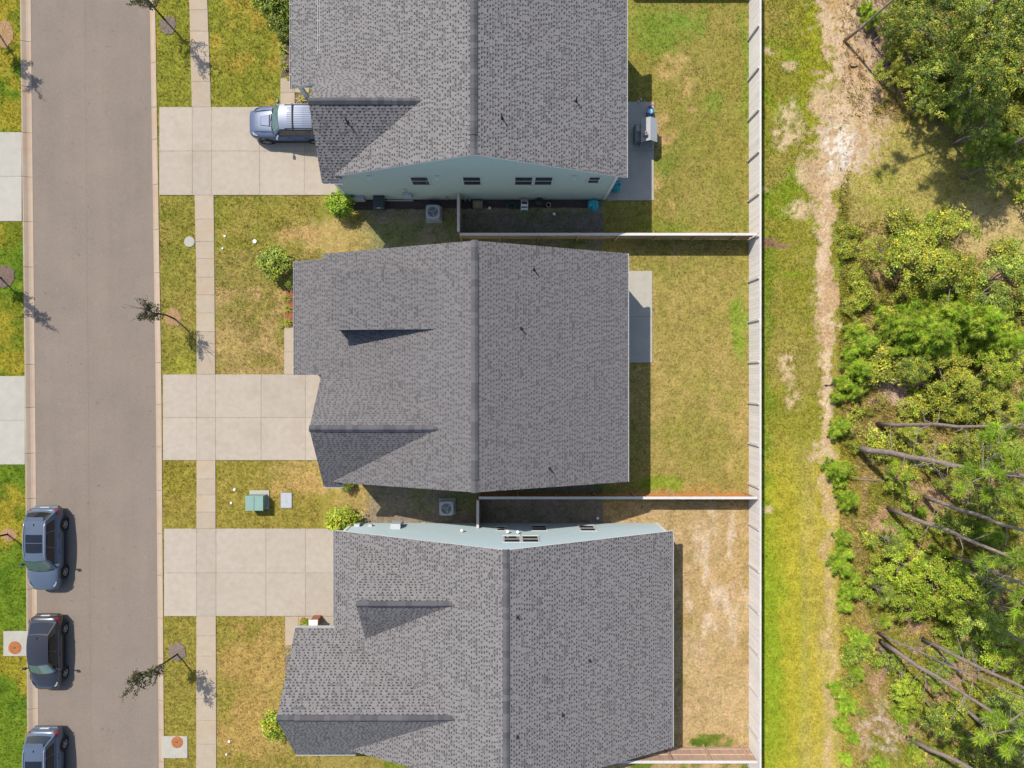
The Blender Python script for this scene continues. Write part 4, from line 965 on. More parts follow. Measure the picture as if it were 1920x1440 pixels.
    for side in (1, -1):
        def sp(t, h):       # t along the car 0 front..1 rear, h 0 sill..1 roof edge
            xa = x0 + (x3 - x0) * t; xb = x1 + (x2 - x1) * t
            ya = wb * 0.97; yb3 = wt * (1 - 0.06 * (2 * t - 1) ** 2)
            return Vector((xa + (xb - xa) * h, side * (ya + (yb3 - ya) * h + 0.012), zb + 0.03 + (zr - 0.07 + 0.045 * (1 - (2 * t - 1) ** 2) - zb - 0.03) * h))
        for ta, tb in spec['glass']:
            mb = MB(); pts = [sp(ta, 0.12), sp((ta + tb) / 2, 0.12), sp(tb, 0.12), sp(tb, 0.86), sp((ta + tb) / 2, 0.88), sp(ta, 0.86)]
            mb.add(pts, [(0, 1, 4, 5), (1, 2, 3, 4)]); mb.build('side_window', M_dglass, root, local=True)
        # door seams' lower trim, handle, mirror
        for xh in spec['handles']: MB().box(xh - 0.09, xh + 0.09, side * (hw - 0.012), side * (hw + 0.022), zs - 0.17, zs - 0.14).build('door_handle', paint, root, local=True)
        tr = MB(); tr.box(-hl + 0.95, hl - 1.05, side * (hw - 0.04), side * (hw + 0.012), 0.27, 0.37); tr.build('side_trim', M_dark, root, local=True)
        mm = MB(); mx = x0 - 0.22
        loft(mm, [[(mx + dx, side * (hw + dy), zs + 0.10 + dz) for dx, dz in ((0.09, 0.0), (0.06, 0.08), (-0.04, 0.10), (-0.06, 0.0), (-0.04, -0.08), (0.05, -0.07))] for dy in (0.02, 0.12, 0.19)])
        mm.box(mx - 0.03, mx + 0.03, side * (hw - 0.12), side * (hw + 0.03), zs + 0.03, zs + 0.07); mm.build('mirror', spec.get('mirror', paint), root, local=True)
        for xd in spec['gaps']: MB().box(xd - 0.006, xd + 0.006, side * (hw - 0.03), side * (hw + 0.004), 0.38, zs - 0.14).build('door_gap', M_dark, root, local=True)
        # lamps
        hlp = MB(); hx = hl - 0.37; hz = hood - 0.225
        loft(hlp, [[(hx + dx, side * yy, hz + zz + up) for up in (0.0, 0.09)] for dx, yy, zz in ((0.14, hw * 0.64, -0.03), (0.05, hw * 0.79, 0.0), (-0.16, hw * 0.885, 0.035))], caps=False)
        v = hlp.v; hlp.add([v[1], v[3], v[5], (hx - 0.22, side * hw * 0.84, hz + 0.15), (hx - 0.05, side * hw * 0.74, hz + 0.12), (hx + 0.06, side * hw * 0.62, hz + 0.09)], [(0, 1, 4, 5), (1, 2, 3, 4)])
        hlp.build('headlight', M_lamp, root, local=True)
        tl = MB(); tx = -hl + 0.10; tz = deckz - 0.22
        tl.add([(tx - 0.02, side * hw * 0.70, tz + 0.13), (tx + 0.06, side * hw * 0.90, tz + 0.14), (tx + 0.30, side * (hw * 0.975), tz + 0.15), (tx + 0.28, side * (hw * 0.995 + 0.005), tz), (tx + 0.03, side * (hw * 0.93), tz), (tx - 0.05, side * hw * 0.74, tz)], [(0, 1, 4, 5), (1, 2, 3, 4)])
        tl.build('tail_light', M_tail, root, local=True)
        for xw in (spec['wf'], spec['wr']):
            ar = MB(); ar.add([(xw + (spec['wrad'] + 0.075) * math.cos(a), side * (hw + 0.004), spec['wrad'] + (spec['wrad'] + 0.075) * math.sin(a)) for a in [2 * math.pi * k / 28 for k in range(28)]] +
                              [(xw + (spec['wrad'] + 0.075) * math.cos(a), side * (hw - 0.12), spec['wrad'] + (spec['wrad'] + 0.075) * math.sin(a)) for a in [2 * math.pi * k / 28 for k in range(28)]],
                              [tuple(range(28))] + [(k, (k + 1) % 28, (k + 1) % 28 + 28, k + 28) for k in range(28)])
            ar.build('wheel_arch', M_dark, root, local=True)
            wheel(root, xw, side * (hw - 0.085), spec['wrad'], 0.23, side)
    MB().box(-hl - 0.01, -hl + 0.05, -0.26, 0.26, 0.62, 0.75).build('number_plate', M_plate, root, local=True)
    MB().box(hl - 0.03, hl + 0.012, -0.45, 0.45, 0.34, 0.52).build('grille', M_dark, root, local=True)
    bp = MB(); loft(bp, [[(-hl + dx, yy * hw, zz) for dx, zz in ((0.1, 0.62), (-0.035, 0.60), (-0.045, 0.42), (0.1, 0.36))] for yy, dx0 in ((-0.72, 0), (0, 0), (0.72, 0))]); bp.build('rear_bumper', M_dark if spec.get('dark_bumper') else paint, root, local=True)
    return root, rf, g, zr
SUV = dict(shoulder=1.02, hood=1.03, deck=1.06, roof=1.68, ws0=1.02, ws1=0.42, rw1=-1.78, rw0=-2.20, tumble=0.70, glass=[(0.06, 0.34), (0.365, 0.66), (0.69, 0.88)], handles=(0.15, -0.75), gaps=(0.95, -0.05, -0.95), wf=1.42, wr=-1.33, wrad=0.36, rg0=0.2)
HAT = dict(shoulder=0.93, hood=0.93, deck=1.0, roof=1.47, ws0=0.98, ws1=0.32, rw1=-1.25, rw0=-1.86, tumble=0.69, glass=[(0.07, 0.40), (0.43, 0.80)], handles=(0.05, -0.8), gaps=(0.85, -0.15, -0.95), wf=1.30, wr=-1.28, wrad=0.33, rg0=0.12)
OFF = dict(shoulder=1.15, hood=1.14, deck=1.16, roof=1.80, ws0=0.82, ws1=0.36, rw1=-2.02, rw0=-2.30, tumble=0.76, glass=[(0.06, 0.36), (0.385, 0.66), (0.69, 0.92)], handles=(0.0, -0.95), gaps=(0.8, -0.2, -1.1), wf=1.48, wr=-1.32, wrad=0.39, rg0=0.3)
def extras_pano(root, rf, g, zr):
    for u0, u1 in ((1.6, 3.5), (3.62, 5.2)):
        mb = MB(); pts = []
        for u in (u0, (u0 + u1) / 2, u1):
            i = int(u); fr_ = u - i
            for j in (1.1, 2.5, 4, 5.5, 6.9):
                k = int(j); fj = j - k
                p = Vector(g[i][k]).lerp(Vector(g[i][k + 1]), fj).lerp(Vector(g[i + 1][k]).lerp(Vector(g[i + 1][k + 1]), fj), fr_); pts.append((p.x, p.y, p.z + 0.013))
        mb.add(pts, [(r_ * 5 + j, r_ * 5 + j + 1, (r_ + 1) * 5 + j + 1, (r_ + 1) * 5 + j) for r_ in range(2) for j in range(4)]); mb.build('sunroof', M_dglass, root, smooth=True, local=True)
    for j in (0.35, 7.65):
        k = int(j); pts = []
        for i in (1, 3, 5, 7): p = Vector(g[i][k]).lerp(Vector(g[i][k + 1]), j - k); pts.append(p + Vector((0, 0, 0.045)))
        MB().tube([pts[0] - Vector((-0.12, 0, 0.04))] + pts + [pts[-1] - Vector((0.12, 0, 0.04))], 0.018, 6).build('roof_rail', M_rim, root, local=True)
    sp = MB(); p = Vector(g[8][4]); sp.cbox(p.x - 0.16, p.x + 0.03, -0.52, 0.52, p.z - 0.02, p.z + 0.012, 0.008); sp.build('spoiler', M_paint_blue, root, local=True)
def fin(root, g, m=M_dark):
    p = Vector(g[7][4]); mb = MB(); mb.add([(p.x - 0.08, p.y - 0.02, p.z), (p.x + 0.09, p.y - 0.015, p.z), (p.x + 0.09, p.y + 0.015, p.z), (p.x - 0.08, p.y + 0.02, p.z), (p.x - 0.09, p.y, p.z + 0.075)], [(0, 1, 4), (1, 2, 4), (2, 3, 4), (3, 0, 4)]); mb.build('antenna', m, root, local=True)
down = -math.pi / 2
r_, f_, g_, z_ = car('steel blue car with a dark panoramic glass roof parked behind the black hatchback', (-26.42, -9.82, -0.12), down, M_paint_blue, 4.78, 1.88, SUV)
extras_pano(r_, f_, g_, z_); fin(r_, g_); blue1 = r_
c3 = copy_tree(blue1); c3.location = (-26.44, -22.55, -0.12); c3['label'] = 'steel blue car with a dark glass roof parked in front of the black hatchback'
for c in (blue1, c3): c['group'] = 'cars parked along the kerb'
r_, f_, g_, z_ = car('black hatchback parked between the two blue cars beside the drain lid', (-26.38, -15.82, -0.12), down, M_paint_black, 4.32, 1.78, HAT, 'cars parked along the kerb'); fin(r_, g_)
r_, f_, g_, z_ = car('steel blue off roader with black roof bars backed up to the garage', (-12.2, 14.6, 0.035), math.pi, M_paint_suv, 4.75, 1.90, OFF); fin(r_, g_)
hw = 0.95
for u in (2.6, 6.2):
    i = int(u); p = Vector(g_[i][4]).lerp(Vector(g_[i + 1][4]), u - i)
    mb = MB(); mb.cbox(p.x - 0.035, p.x + 0.035, -0.70, 0.70, p.z + 0.05, p.z + 0.09, 0.01); mb.build('roof_bar', M_dark, r_, local=True)
for side in (1, -1):
    pts = [Vector((g_[i][0][0], side * 0.66, g_[i][4][2] - 0.01)) for i in (1, 3, 5, 7)]; MB().tube(pts, 0.02, 6).build('roof_rail', M_dark, r_, local=True)
for k in range(9):
    y = -0.48 + k * 0.12; mb = MB()
    for ia, ib in ((1.6, 4.4), (4.4, 7.4)):
        def rp(u):
            i = int(u); j = (0.722 - y) / (2 * 0.722) * 8; jj = min(max(int(j), 0), 7); a = Vector(g_[i][jj]).lerp(Vector(g_[i][jj + 1]), j - jj); b = Vector(g_[min(i + 1, 8)][jj]).lerp(Vector(g_[min(i + 1, 8)][jj + 1]), j - jj); return a.lerp(b, u - i)
        a, b = rp(ia), rp(ib); mb.add([(a.x, y - 0.03, a.z + 0.008), (b.x, y - 0.03, b.z + 0.008), (b.x, y - 0.015, b.z + 0.026), (a.x, y - 0.015, a.z + 0.026), (a.x, y + 0.015, a.z + 0.026), (b.x, y + 0.015, b.z + 0.026), (b.x, y + 0.03, b.z + 0.008), (a.x, y + 0.03, a.z + 0.008)], [(0, 1, 2, 3), (3, 2, 5, 4), (4, 5, 6, 7)])
    mb.build('roof_rib', M_paint_suv, r_, local=True)
mb = MB(); mb.add([(1.05, -0.36, 1.15), (1.05, 0.36, 1.15), (1.62, 0.26, 1.105), (1.62, -0.26, 1.105), (1.12, -0.31, 1.205), (1.12, 0.31, 1.205), (1.58, 0.23, 1.14), (1.58, -0.23, 1.14)], [(4, 5, 6, 7), (0, 1, 5, 4), (1, 2, 6, 5), (2, 3, 7, 6), (3, 0, 4, 7)]); mb.build('hood_scoop', M_paint_suv, r_, local=True)
for y in (-0.62, 0.62): MB().tube([(0.98, y, 1.165), (1.5, y * 0.96, 1.135), (2.0, y * 0.88, 1.04)], [0.02, 0.025, 0.015], 6).build('hood_crease', M_paint_suv, r_, local=True)

# ------------------------------------------------------------------ yard equipment
def ac_unit(label, px, py, rz=0.0, pad=True):
    c = P(px, py); r = thing('ac_unit', label, 'air conditioner', (c.x, c.y, 0), 'air conditioners', rz)
    MB().cbox(-0.48, 0.48, -0.48, 0.48, 0.0, 0.08, 0.01).build('pad', M_cold, r, local=True)
    m = MB(); m.cbox(-0.38, 0.38, -0.38, 0.38, 0.081, 0.74, 0.03)
    m.build('casing', M_copper, r, local=True)
    for k in range(10):
        z = 0.14 + k * 0.058; lv = MB(); lv.box(-0.388, 0.388, -0.388, 0.388, z, z + 0.02); lv.build('louvre', M_metal, r, local=True)
    t = MB(); n = 28; v = []; f = []
    sq = []
    for k in range(n):
        a = 2 * math.pi * k / n; cs, sn = math.cos(a), math.sin(a); s = 0.40 / max(abs(cs), abs(sn)); s = min(s, 0.50); sq.append((cs * s, sn * s))
    v = [(x, y, 0.742) for x, y in sq] + [(x, y, 0.79) for x, y in sq] + [(0.29 * math.cos(2 * math.pi * k / n), 0.29 * math.sin(2 * math.pi * k / n), 0.80) for k in range(n)] + [(0.28 * math.cos(2 * math.pi * k / n), 0.28 * math.sin(2 * math.pi * k / n), 0.70) for k in range(n)]
    for k in range(n):
        e = (k + 1) % n
        for a in range(3): f.append((a * n + k, a * n + e, (a + 1) * n + e, (a + 1) * n + k))
    t.add(v, f).build('top_panel', M_lightplastic, r, local=True)
    MB().lathe([(0.285, 0.0), (0.285, 0.01)], (0, 0, 0.745 - 0.04), 24).build('fan_well', M_dark, r, local=True)
    for k in range(3):
        a = 2 * math.pi * k / 3 + 0.5; b = MB(); b.add([(0.06 * math.cos(a), 0.06 * math.sin(a), 0.74), (0.25 * math.cos(a - 0.35), 0.25 * math.sin(a - 0.35), 0.728), (0.26 * math.cos(a + 0.1), 0.26 * math.sin(a + 0.1), 0.74), (0.24 * math.cos(a + 0.5), 0.24 * math.sin(a + 0.5), 0.762)], [(0, 1, 2, 3)]); b.build('fan_blade', M_lightplastic, r, local=True)
    gr = MB(); gr.tube([(0.07 * math.cos(a), 0.07 * math.sin(a), 0.80) for a in [2 * math.pi * k / 16 for k in range(17)]], 0.008, 4)
    for rad in (0.16, 0.23): gr.tube([(rad * math.cos(a), rad * math.sin(a), 0.803) for a in [2 * math.pi * k / 24 for k in range(25)]], 0.004, 4)
    for k in range(8): a = 2 * math.pi * k / 8; gr.tube([(0.0, 0.0, 0.803), (0.29 * math.cos(a), 0.29 * math.sin(a), 0.803)], 0.004, 4)
    gr.build('fan_guard', M_metal, r, local=True); return r
ac_unit('air conditioner with a pale square top beside the grey green wall', 814, 403)
ac_unit('air conditioner with a pale square top near the pale blue wall', 839, 949, 0.02)

c = P(716, 387); r = thing('wheelie_bin', 'dark wheeled rubbish bin against the grey green wall', 'bin', (c.x, c.y, 0))
m = MB(); loft(m, [[(sx * a, sy * b + oy, z) for sx, sy in ((-1, -1), (1, -1), (1, 1), (-1, 1))] for a, b, oy, z in ((0.22, 0.26, 0.02, 0.04), (0.30, 0.36, 0, 0.98))]); m.build('tub', M_bin, r, local=True)
m = MB(); loft(m, [[(sx * a, sy * b + oy, z) for sx, sy in ((-1, -1), (1, -1), (1, 1), (-1, 1))] for a, b, oy, z in ((0.33, 0.40, -0.01, 0.985), (0.33, 0.40, -0.01, 1.03), (0.24, 0.28, -0.01, 1.10))]); ld = m.build('lid', M_bin, r, local=True)
MB().box(-0.1, 0.1, -0.36, -0.28, 1.06, 1.075).build('sticker', M_whitepl, ld, local=True)
m = MB(); m.tube([(-0.3, 0.44, 0.97), (0.3, 0.44, 0.97)], 0.02, 8); m.build('handle', M_bin, r, local=True)
for s_ in (-1, 1): m = MB(); m.tube([(s_ * 0.23, 0.3, 0.12), (s_ * 0.29, 0.3, 0.12)], 0.12, 14); m.build('wheel', M_rubber, r, local=True)

c = P(486, 939); r = thing('transformer_box', 'green steel transformer cabinet on a concrete pad on the front lawn', 'utility box', (c.x, c.y, 0))
MB().cbox(-0.55, 0.6, -0.48, 0.62, 0.0, 0.06, 0.01).build('pad', M_cold, r, local=True)
m = MB(); m.cbox(-0.48, 0.48, -0.38, 0.40, 0.061, 0.80, 0.015); m.build('cabinet', M_green, r, local=True)
m = MB(); m.prism([(-0.51, -0.42), (0.51, -0.42), (0.51, 0.43), (-0.51, 0.43)], lambda x, y: 0.801, lambda x, y: 0.85 + 0.0 * x); top = m.build('hood', M_green, r, local=True)
MB().box(-0.012, 0.012, -0.40, 0.41, 0.851, 0.858).build('seam', M_darkmetal, top, local=True)
MB().box(-0.06, 0.06, -0.44, -0.425, 0.4, 0.55).build('latch', M_darkmetal, r, local=True)

c = P(537, 938); r = thing('utility_lid', 'pale rectangular utility vault lid in the lawn beside the green cabinet', 'utility lid', (c.x, c.y, 0))
def rrect(w, h, rad, n=5): return [(sx * (w - rad) + rad * math.cos(a0 + k * math.pi / 2 / n), sy * (h - rad) + rad * math.sin(a0 + k * math.pi / 2 / n)) for sx, sy, a0 in ((1, 1, 0), (-1, 1, math.pi / 2), (-1, -1, math.pi), (1, -1, 1.5 * math.pi)) for k in range(n + 1)]
MB().prism(rrect(0.34, 0.46, 0.08), -0.05, 0.035).build('frame', M_greyplastic, r, local=True); MB().prism(rrect(0.315, 0.435, 0.07), 0.0, 0.05).build('cover', M_lightplastic, r, local=True)
for k, y in enumerate((-0.12, 0.0, 0.12)): MB().box(-0.012, 0.012, y - 0.03, y + 0.03, 0.0505, 0.053).build('slot', M_greyplastic, r, local=True)

def drain(label, px0, py0, px1, py1, cx, cy, rad):
    c = P(cx, cy); r = thing('storm_drain', label, 'storm drain', (c.x, c.y, 0), 'storm drains beside the kerb')
    MB().cbox(gx(px0), gx(px1), gy(py1), gy(py0), -0.2, 0.045, 0.015).build('concrete_top', M_cold, r)
    MB().lathe([(rad + 0.04, 0.0), (rad + 0.04, 0.052), (rad + 0.01, 0.056)], (0, 0, 0), 28).build('frame', M_rust, r, local=True)
    lid = MB().lathe([(rad, 0.03), (rad, 0.062), (rad * 0.55, 0.066), (rad * 0.5, 0.060)], (0, 0, 0), 28).build('lid', M_rust, r, local=True)
    m = MB(); m.lathe([(rad * 0.16, 0.058), (rad * 0.16, 0.072)], (0, 0, 0), 10); m.box(-rad * 0.4, -rad * 0.1, -0.012, 0.03, 0.06, 0.07); m.build('lift_eye', M_darkmetal, lid, local=True)
drain('rusty round drain lid on a concrete pad beside the black hatchback', 7, 1183, 58, 1230, 29, 1214, 0.34)
drain('rusty round drain lid on a concrete pad between kerb and sidewalk', 304, 1380, 352, 1421, 333, 1391, 0.30)
c = P(355.5, 453.5); r = thing('manhole_cover', 'plain pale round utility cover in the verge beside the sidewalk', 'utility lid', (c.x, c.y, 0))
MB().lathe([(0.31, -0.02), (0.31, 0.035), (0.28, 0.04)], (0, 0, 0), 26).build('frame', M_cold, r, local=True); MB().lathe([(0.27, 0.0), (0.27, 0.046), (0.1, 0.048)], (0, 0, 0), 26).build('lid', M_cold, r, local=True)
for k, (px, py, sz, lb) in enumerate(((422, 443, 0.07, 'small white pipe cap in the lawn near the round utility cover'), (418, 466, 0.06, 'small white pipe cap in the lawn near the round utility cover'), (478, 453, 0.12, 'larger pale meter lid in the lawn beside the porch bush'),
        (440, 918, 0.08, 'white pipe cap with bare soil near the green cabinet'), (434, 943, 0.07, 'small white pipe cap beside the green cabinet'), (430, 1390, 0.08, 'white pipe cap on the lawn near the rusty drain lid'), (425, 1414, 0.06, 'small white pipe cap on the lawn beyond the rusty drain lid'))):
    c = P(px, py); r = thing('pipe_cap', lb, 'pipe cap', (c.x, c.y, 0), 'white pipe caps in the front lawns')
    MB().lathe([(sz, -0.05), (sz, 0.05), (sz * 0.8, 0.07)], (0, 0, 0), 14).build('cap', M_whitepl, r, local=True); MB().box(-sz * 0.3, sz * 0.3, -sz * 0.3, sz * 0.3, 0.068, 0.09).build('plug', M_whitepl, r, local=True)

# things along the grey green wall, behind the return fence
c = P(896, 386); r = thing('storage_crate', 'small pale green crate against the grey green wall', 'crate', (c.x, c.y, 0))
for n_, a in (('side', (-0.28, 0.28, -0.22, -0.195)), ('side', (-0.28, 0.28, 0.195, 0.22)), ('side', (-0.28, -0.255, -0.19, 0.19)), ('side', (0.255, 0.28, -0.19, 0.19))): MB().box(*a, 0.02, 0.36).build(n_, M_green, r, local=True)
MB().box(-0.25, 0.25, -0.19, 0.19, 0.02, 0.2).build('contents', M_fence_t, r, local=True)
c = P(959, 386); r = thing('hose_coil', 'coiled green garden hose beside the white step stool', 'hose', (c.x, c.y, 0))
for k in range(4): MB().tube([((0.24 + 0.035 * (k % 3)) * math.cos(a), (0.16 + 0.03 * (k % 3)) * math.sin(a), 0.05 + k * 0.055) for a in [2 * math.pi * j / 20 for j in range(21)]], 0.022, 6).build('loop', M_hose, r, local=True)
c = P(983, 387); r = thing('step_stool', 'white folding step stool against the grey green wall', 'stool', (c.x, c.y, 0))
for s_ in (-1, 1): MB().tube([(s_ * 0.2, -0.28, 0.02), (s_ * 0.18, 0.12, 0.7), (s_ * 0.18, 0.2, 0.72)], 0.022, 6).build('leg', M_whitepl, r, local=True); MB().tube([(s_ * 0.2, 0.3, 0.02), (s_ * 0.18, 0.15, 0.68)], 0.02, 6).build('rear_leg', M_whitepl, r, local=True)
for y, z in ((-0.2, 0.22), (-0.05, 0.46)): MB().cbox(-0.2, 0.2, y - 0.07, y + 0.07, z, z + 0.03, 0.005).build('tread', M_whitepl, r, local=True)
MB().cbox(-0.2, 0.2, 0.08, 0.26, 0.70, 0.73, 0.005).build('top_step', M_greyplastic, r, local=True)
c = P(1010, 384); r = thing('folded_grill', 'small black charcoal grill against the grey green wall', 'grill', (c.x, c.y, 0))
MB().lathe([(0.08, 0.38), (0.22, 0.45), (0.27, 0.56), (0.25, 0.57)], (0, 0, 0), 18).build('bowl', M_dark, r, local=True); MB().lathe([(0.27, 0.575), (0.2, 0.7), (0.05, 0.75)], (0, 0, 0), 18).build('lid', M_dark, r, local=True)
for k in range(3): a = 2 * math.pi * k / 3 + 0.4; MB().tube([(0.16 * math.cos(a), 0.16 * math.sin(a), 0.46), (0.3 * math.cos(a), 0.3 * math.sin(a), 0.0)], 0.014, 6).build('leg', M_darkmetal, r, local=True)
c = P(1028, 386); r = thing('plant_pot', 'small pale pot beside the black grill', 'pot', (c.x, c.y, 0))
MB().lathe([(0.08, 0.0), (0.12, 0.22), (0.14, 0.23), (0.14, 0.27), (0.11, 0.27), (0.10, 0.2)], (0, 0, 0), 16).build('pot', M_lightplastic, r, local=True); MB().lathe([(0.1, 0.18), (0.1, 0.2)], (0, 0, 0), 14).build('soil', M_mulch_d, r, local=True)
c = P(1112, 385); r = thing('tarp_bundle', 'crumpled turquoise tarp bundle against the grey green wall', 'tarp', (c.x, c.y, 0))
def crumple(mb, cx, cy, cz, sx, sy, sz, seed, n=14, rings=9, amp=0.25):
    rr = np.random.RandomState(seed); v = []; f = []
    for i in range(rings + 1):
        th = math.pi * i / rings * 0.5
        for k in range(n):
            a = 2 * math.pi * k / n; s = 1 + amp * (rr.rand() - 0.5) * 2
            v.append((cx + sx * s * math.sin(th + 0.02) * math.cos(a), cy + sy * s * math.sin(th + 0.02) * math.sin(a), cz + sz * math.cos(th) * (1 + amp * (rr.rand() - 0.5))))
    for i in range(rings):
        for k in range(n): e = (k + 1) % n; f.append((i * n + k, (i + 1) * n + k, (i + 1) * n + e, i * n + e))
    f.append(tuple(range(n))); mb.add(v, f)
m = MB(); crumple(m, 0, 0, 0, 0.3, 0.34, 0.55, 3); m.build('bundle', M_cyan, r, local=True); MB().tube([(-0.2, -0.1, 0.42), (0, 0.05, 0.56), (0.22, 0.12, 0.38)], 0.015, 6).build('cord', M_whitepl, r, local=True)
c = P(1143, 357); r = thing('tarp_bundle', 'turquoise tarp hung under the rear eave at the patio corner', 'tarp', (c.x + 0.3, c.y + 0.1, 0.035))
m = MB(); crumple(m, 0, 0, 0, 0.28, 0.25, 1.2, 5); m.build('bundle', M_cyan, r, local=True); MB().tube([(-0.1, 0, 1.1), (0.05, 0.0, 1.28), (0.1, 0.05, 1.1)], 0.02, 6).build('cord', M_whitepl, r, local=True)
for px, py, lb in ((918, 391, 'white ball on the dark soil beside the pale green crate'), (1039, 402, 'white ball on the shaded grass near the small pale pot'), (1120.5, 971, 'white ball on the shaded soil near the pale blue wall')):
    c = P(px, py); b = MB().lathe([(0.02, 0.0), (0.07, 0.02), (0.095, 0.07), (0.095, 0.11), (0.07, 0.16), (0.02, 0.18)], (c.x, c.y, 0), 14).build('ball', M_whitepl, None, smooth=True); tag(b, lb, 'ball', 'small white balls')
# rake and hoses by the pale blue wall
c = P(745, 975); r = thing('shovel', 'yellow handled shovel lying along the pale blue wall', 'shovel', (c.x, c.y - 0.35, 0))
MB().tube([(0.0, 0.0, 0.06), (0.9, 0.06, 0.05)], 0.025, 8).build('handle', M_yellow, r, local=True); MB().tube([(0.9, 0.06, 0.05), (1.35, 0.09, 0.05)], 0.02, 8).build('shaft', M_whitepl, r, local=True)
MB().add([(1.35, 0.02, 0.04), (1.35, 0.18, 0.04), (1.6, 0.22, 0.05), (1.72, 0.12, 0.03), (1.6, -0.02, 0.05)], [(0, 4, 3, 2, 1)]).build('blade', M_metal, r, local=True)

# toy house and ride-on toy on the patio
c = P(1210, 256); r = thing('toy_house', 'grey plastic toy house with a pale gabled roof on the patio', 'playhouse', (c.x, c.y, 0.035))
W_, D_ = 0.36, 0.56
for s_ in (-1, 1):
    m = MB(); m.box(s_ * (W_ - 0.02), s_ * (W_ + 0.02), -D_ + 0.25, D_, 0.0, 1.05); m.build('wall', M_greyplastic, r, local=True)
    MB().box(s_ * (W_ + 0.021), s_ * (W_ + 0.035), 0.15, 0.45, 0.5, 0.85).build('shutter', M_lightplastic, r, local=True)
    m = MB(); m.cbox(s_ * (W_ - 0.04) - 0.03, s_ * (W_ - 0.04) + 0.03, -D_ - 0.05, -D_ + 0.01, 0.0, 1.04, 0.01); m.build('porch_post', M_lightplastic, r, local=True)
MB().add([(-W_, D_, 0), (W_, D_, 0), (W_, D_, 1.05), (0, D_, 1.36), (-W_, D_, 1.05)], [(0, 1, 2, 3, 4)]).build('gable', M_greyplastic, r, local=True)
MB().add([(-W_, -D_ + 0.25, 0), (W_, -D_ + 0.25, 0), (W_, -D_ + 0.25, 1.05), (0, -D_ + 0.25, 1.36), (-W_, -D_ + 0.25, 1.05)], [(0, 1, 2, 3, 4)]).build('gable', M_greyplastic, r, local=True)
for s_ in (-1, 1):
    m = MB(); a = [(0, -D_ - 0.12, 1.42), (0, D_ + 0.08, 1.42), (s_ * (W_ + 0.1), D_ + 0.08, 1.04), (s_ * (W_ + 0.1), -D_ - 0.12, 1.04)]; m.add(a + [(x, y, z - 0.04) for x, y, z in a], [(0, 1, 2, 3), (7, 6, 5, 4), (0, 4, 5, 1), (1, 5, 6, 2), (2, 6, 7, 3), (3, 7, 4, 0)]); m.build('roof_panel', M_lightplastic, r, local=True)
m = MB(); m.box(-0.34, -0.18, -0.42, -0.22, 1.1, 1.52); ch = m.build('chimney', M_pink, r, local=True); MB().box(-0.30, -0.22, -0.38, -0.26, 1.521, 1.53).build('flue', M_dark, ch, local=True)
m = MB(); m.cbox(-W_ - 0.36, -W_ - 0.022, -0.5, 0.5, 0.0, 0.62, 0.02); m.build('play_kitchen', M_greyplastic, r, local=True)
m = MB(); m.cbox(-W_ - 0.30, -W_ - 0.05, 0.05, 0.42, 0.621, 0.68, 0.02); m.build('counter', M_lightplastic, r, local=True)
c = P(1217, 211); r = thing('ride_on_toy', 'small blue ride on toy with a red handle at the patio edge', 'toy', (c.x, c.y, 0.035))
MB().lathe([(0.10, 0.16), (0.19, 0.2), (0.21, 0.3), (0.19, 0.3), (0.16, 0.24), (0.05, 0.22)], (0, 0, 0), 18).build('seat', M_blue, r, local=True)
MB().lathe([(0.15, 0.235), (0.15, 0.245)], (0, 0, 0), 16).build('seat_pad', M_lblue, r, local=True)
MB().tube([(0.02, 0.12, 0.22), (0.05, 0.26, 0.45)], 0.025, 8).build('stem', M_red, r, local=True); MB().tube([(-0.1, 0.25, 0.45), (0.2, 0.27, 0.45)], 0.022, 8).build('handlebar', M_red, r, local=True)
for x, y in ((0.05, 0.26), (-0.16, -0.16), (0.18, -0.18)): MB().tube([(x - 0.03, y, 0.09), (x + 0.03, y, 0.09)], 0.09, 14).build('wheel', M_blue, r, local=True)
for px, py in ((1196.5, 191.5), (1201, 188)):
    c = P(px, py); b = MB().lathe([(0.05, 0.0), (0.06, 0.03), (0.045, 0.14), (0.03, 0.16), (0.03, 0.19)], (c.x, c.y, 0.03), 12).build('bottle', M_whitepl, None, smooth=True); tag(b, 'small white bottle at the far corner of the patio', 'bottle', 'white bottles at the patio corner')

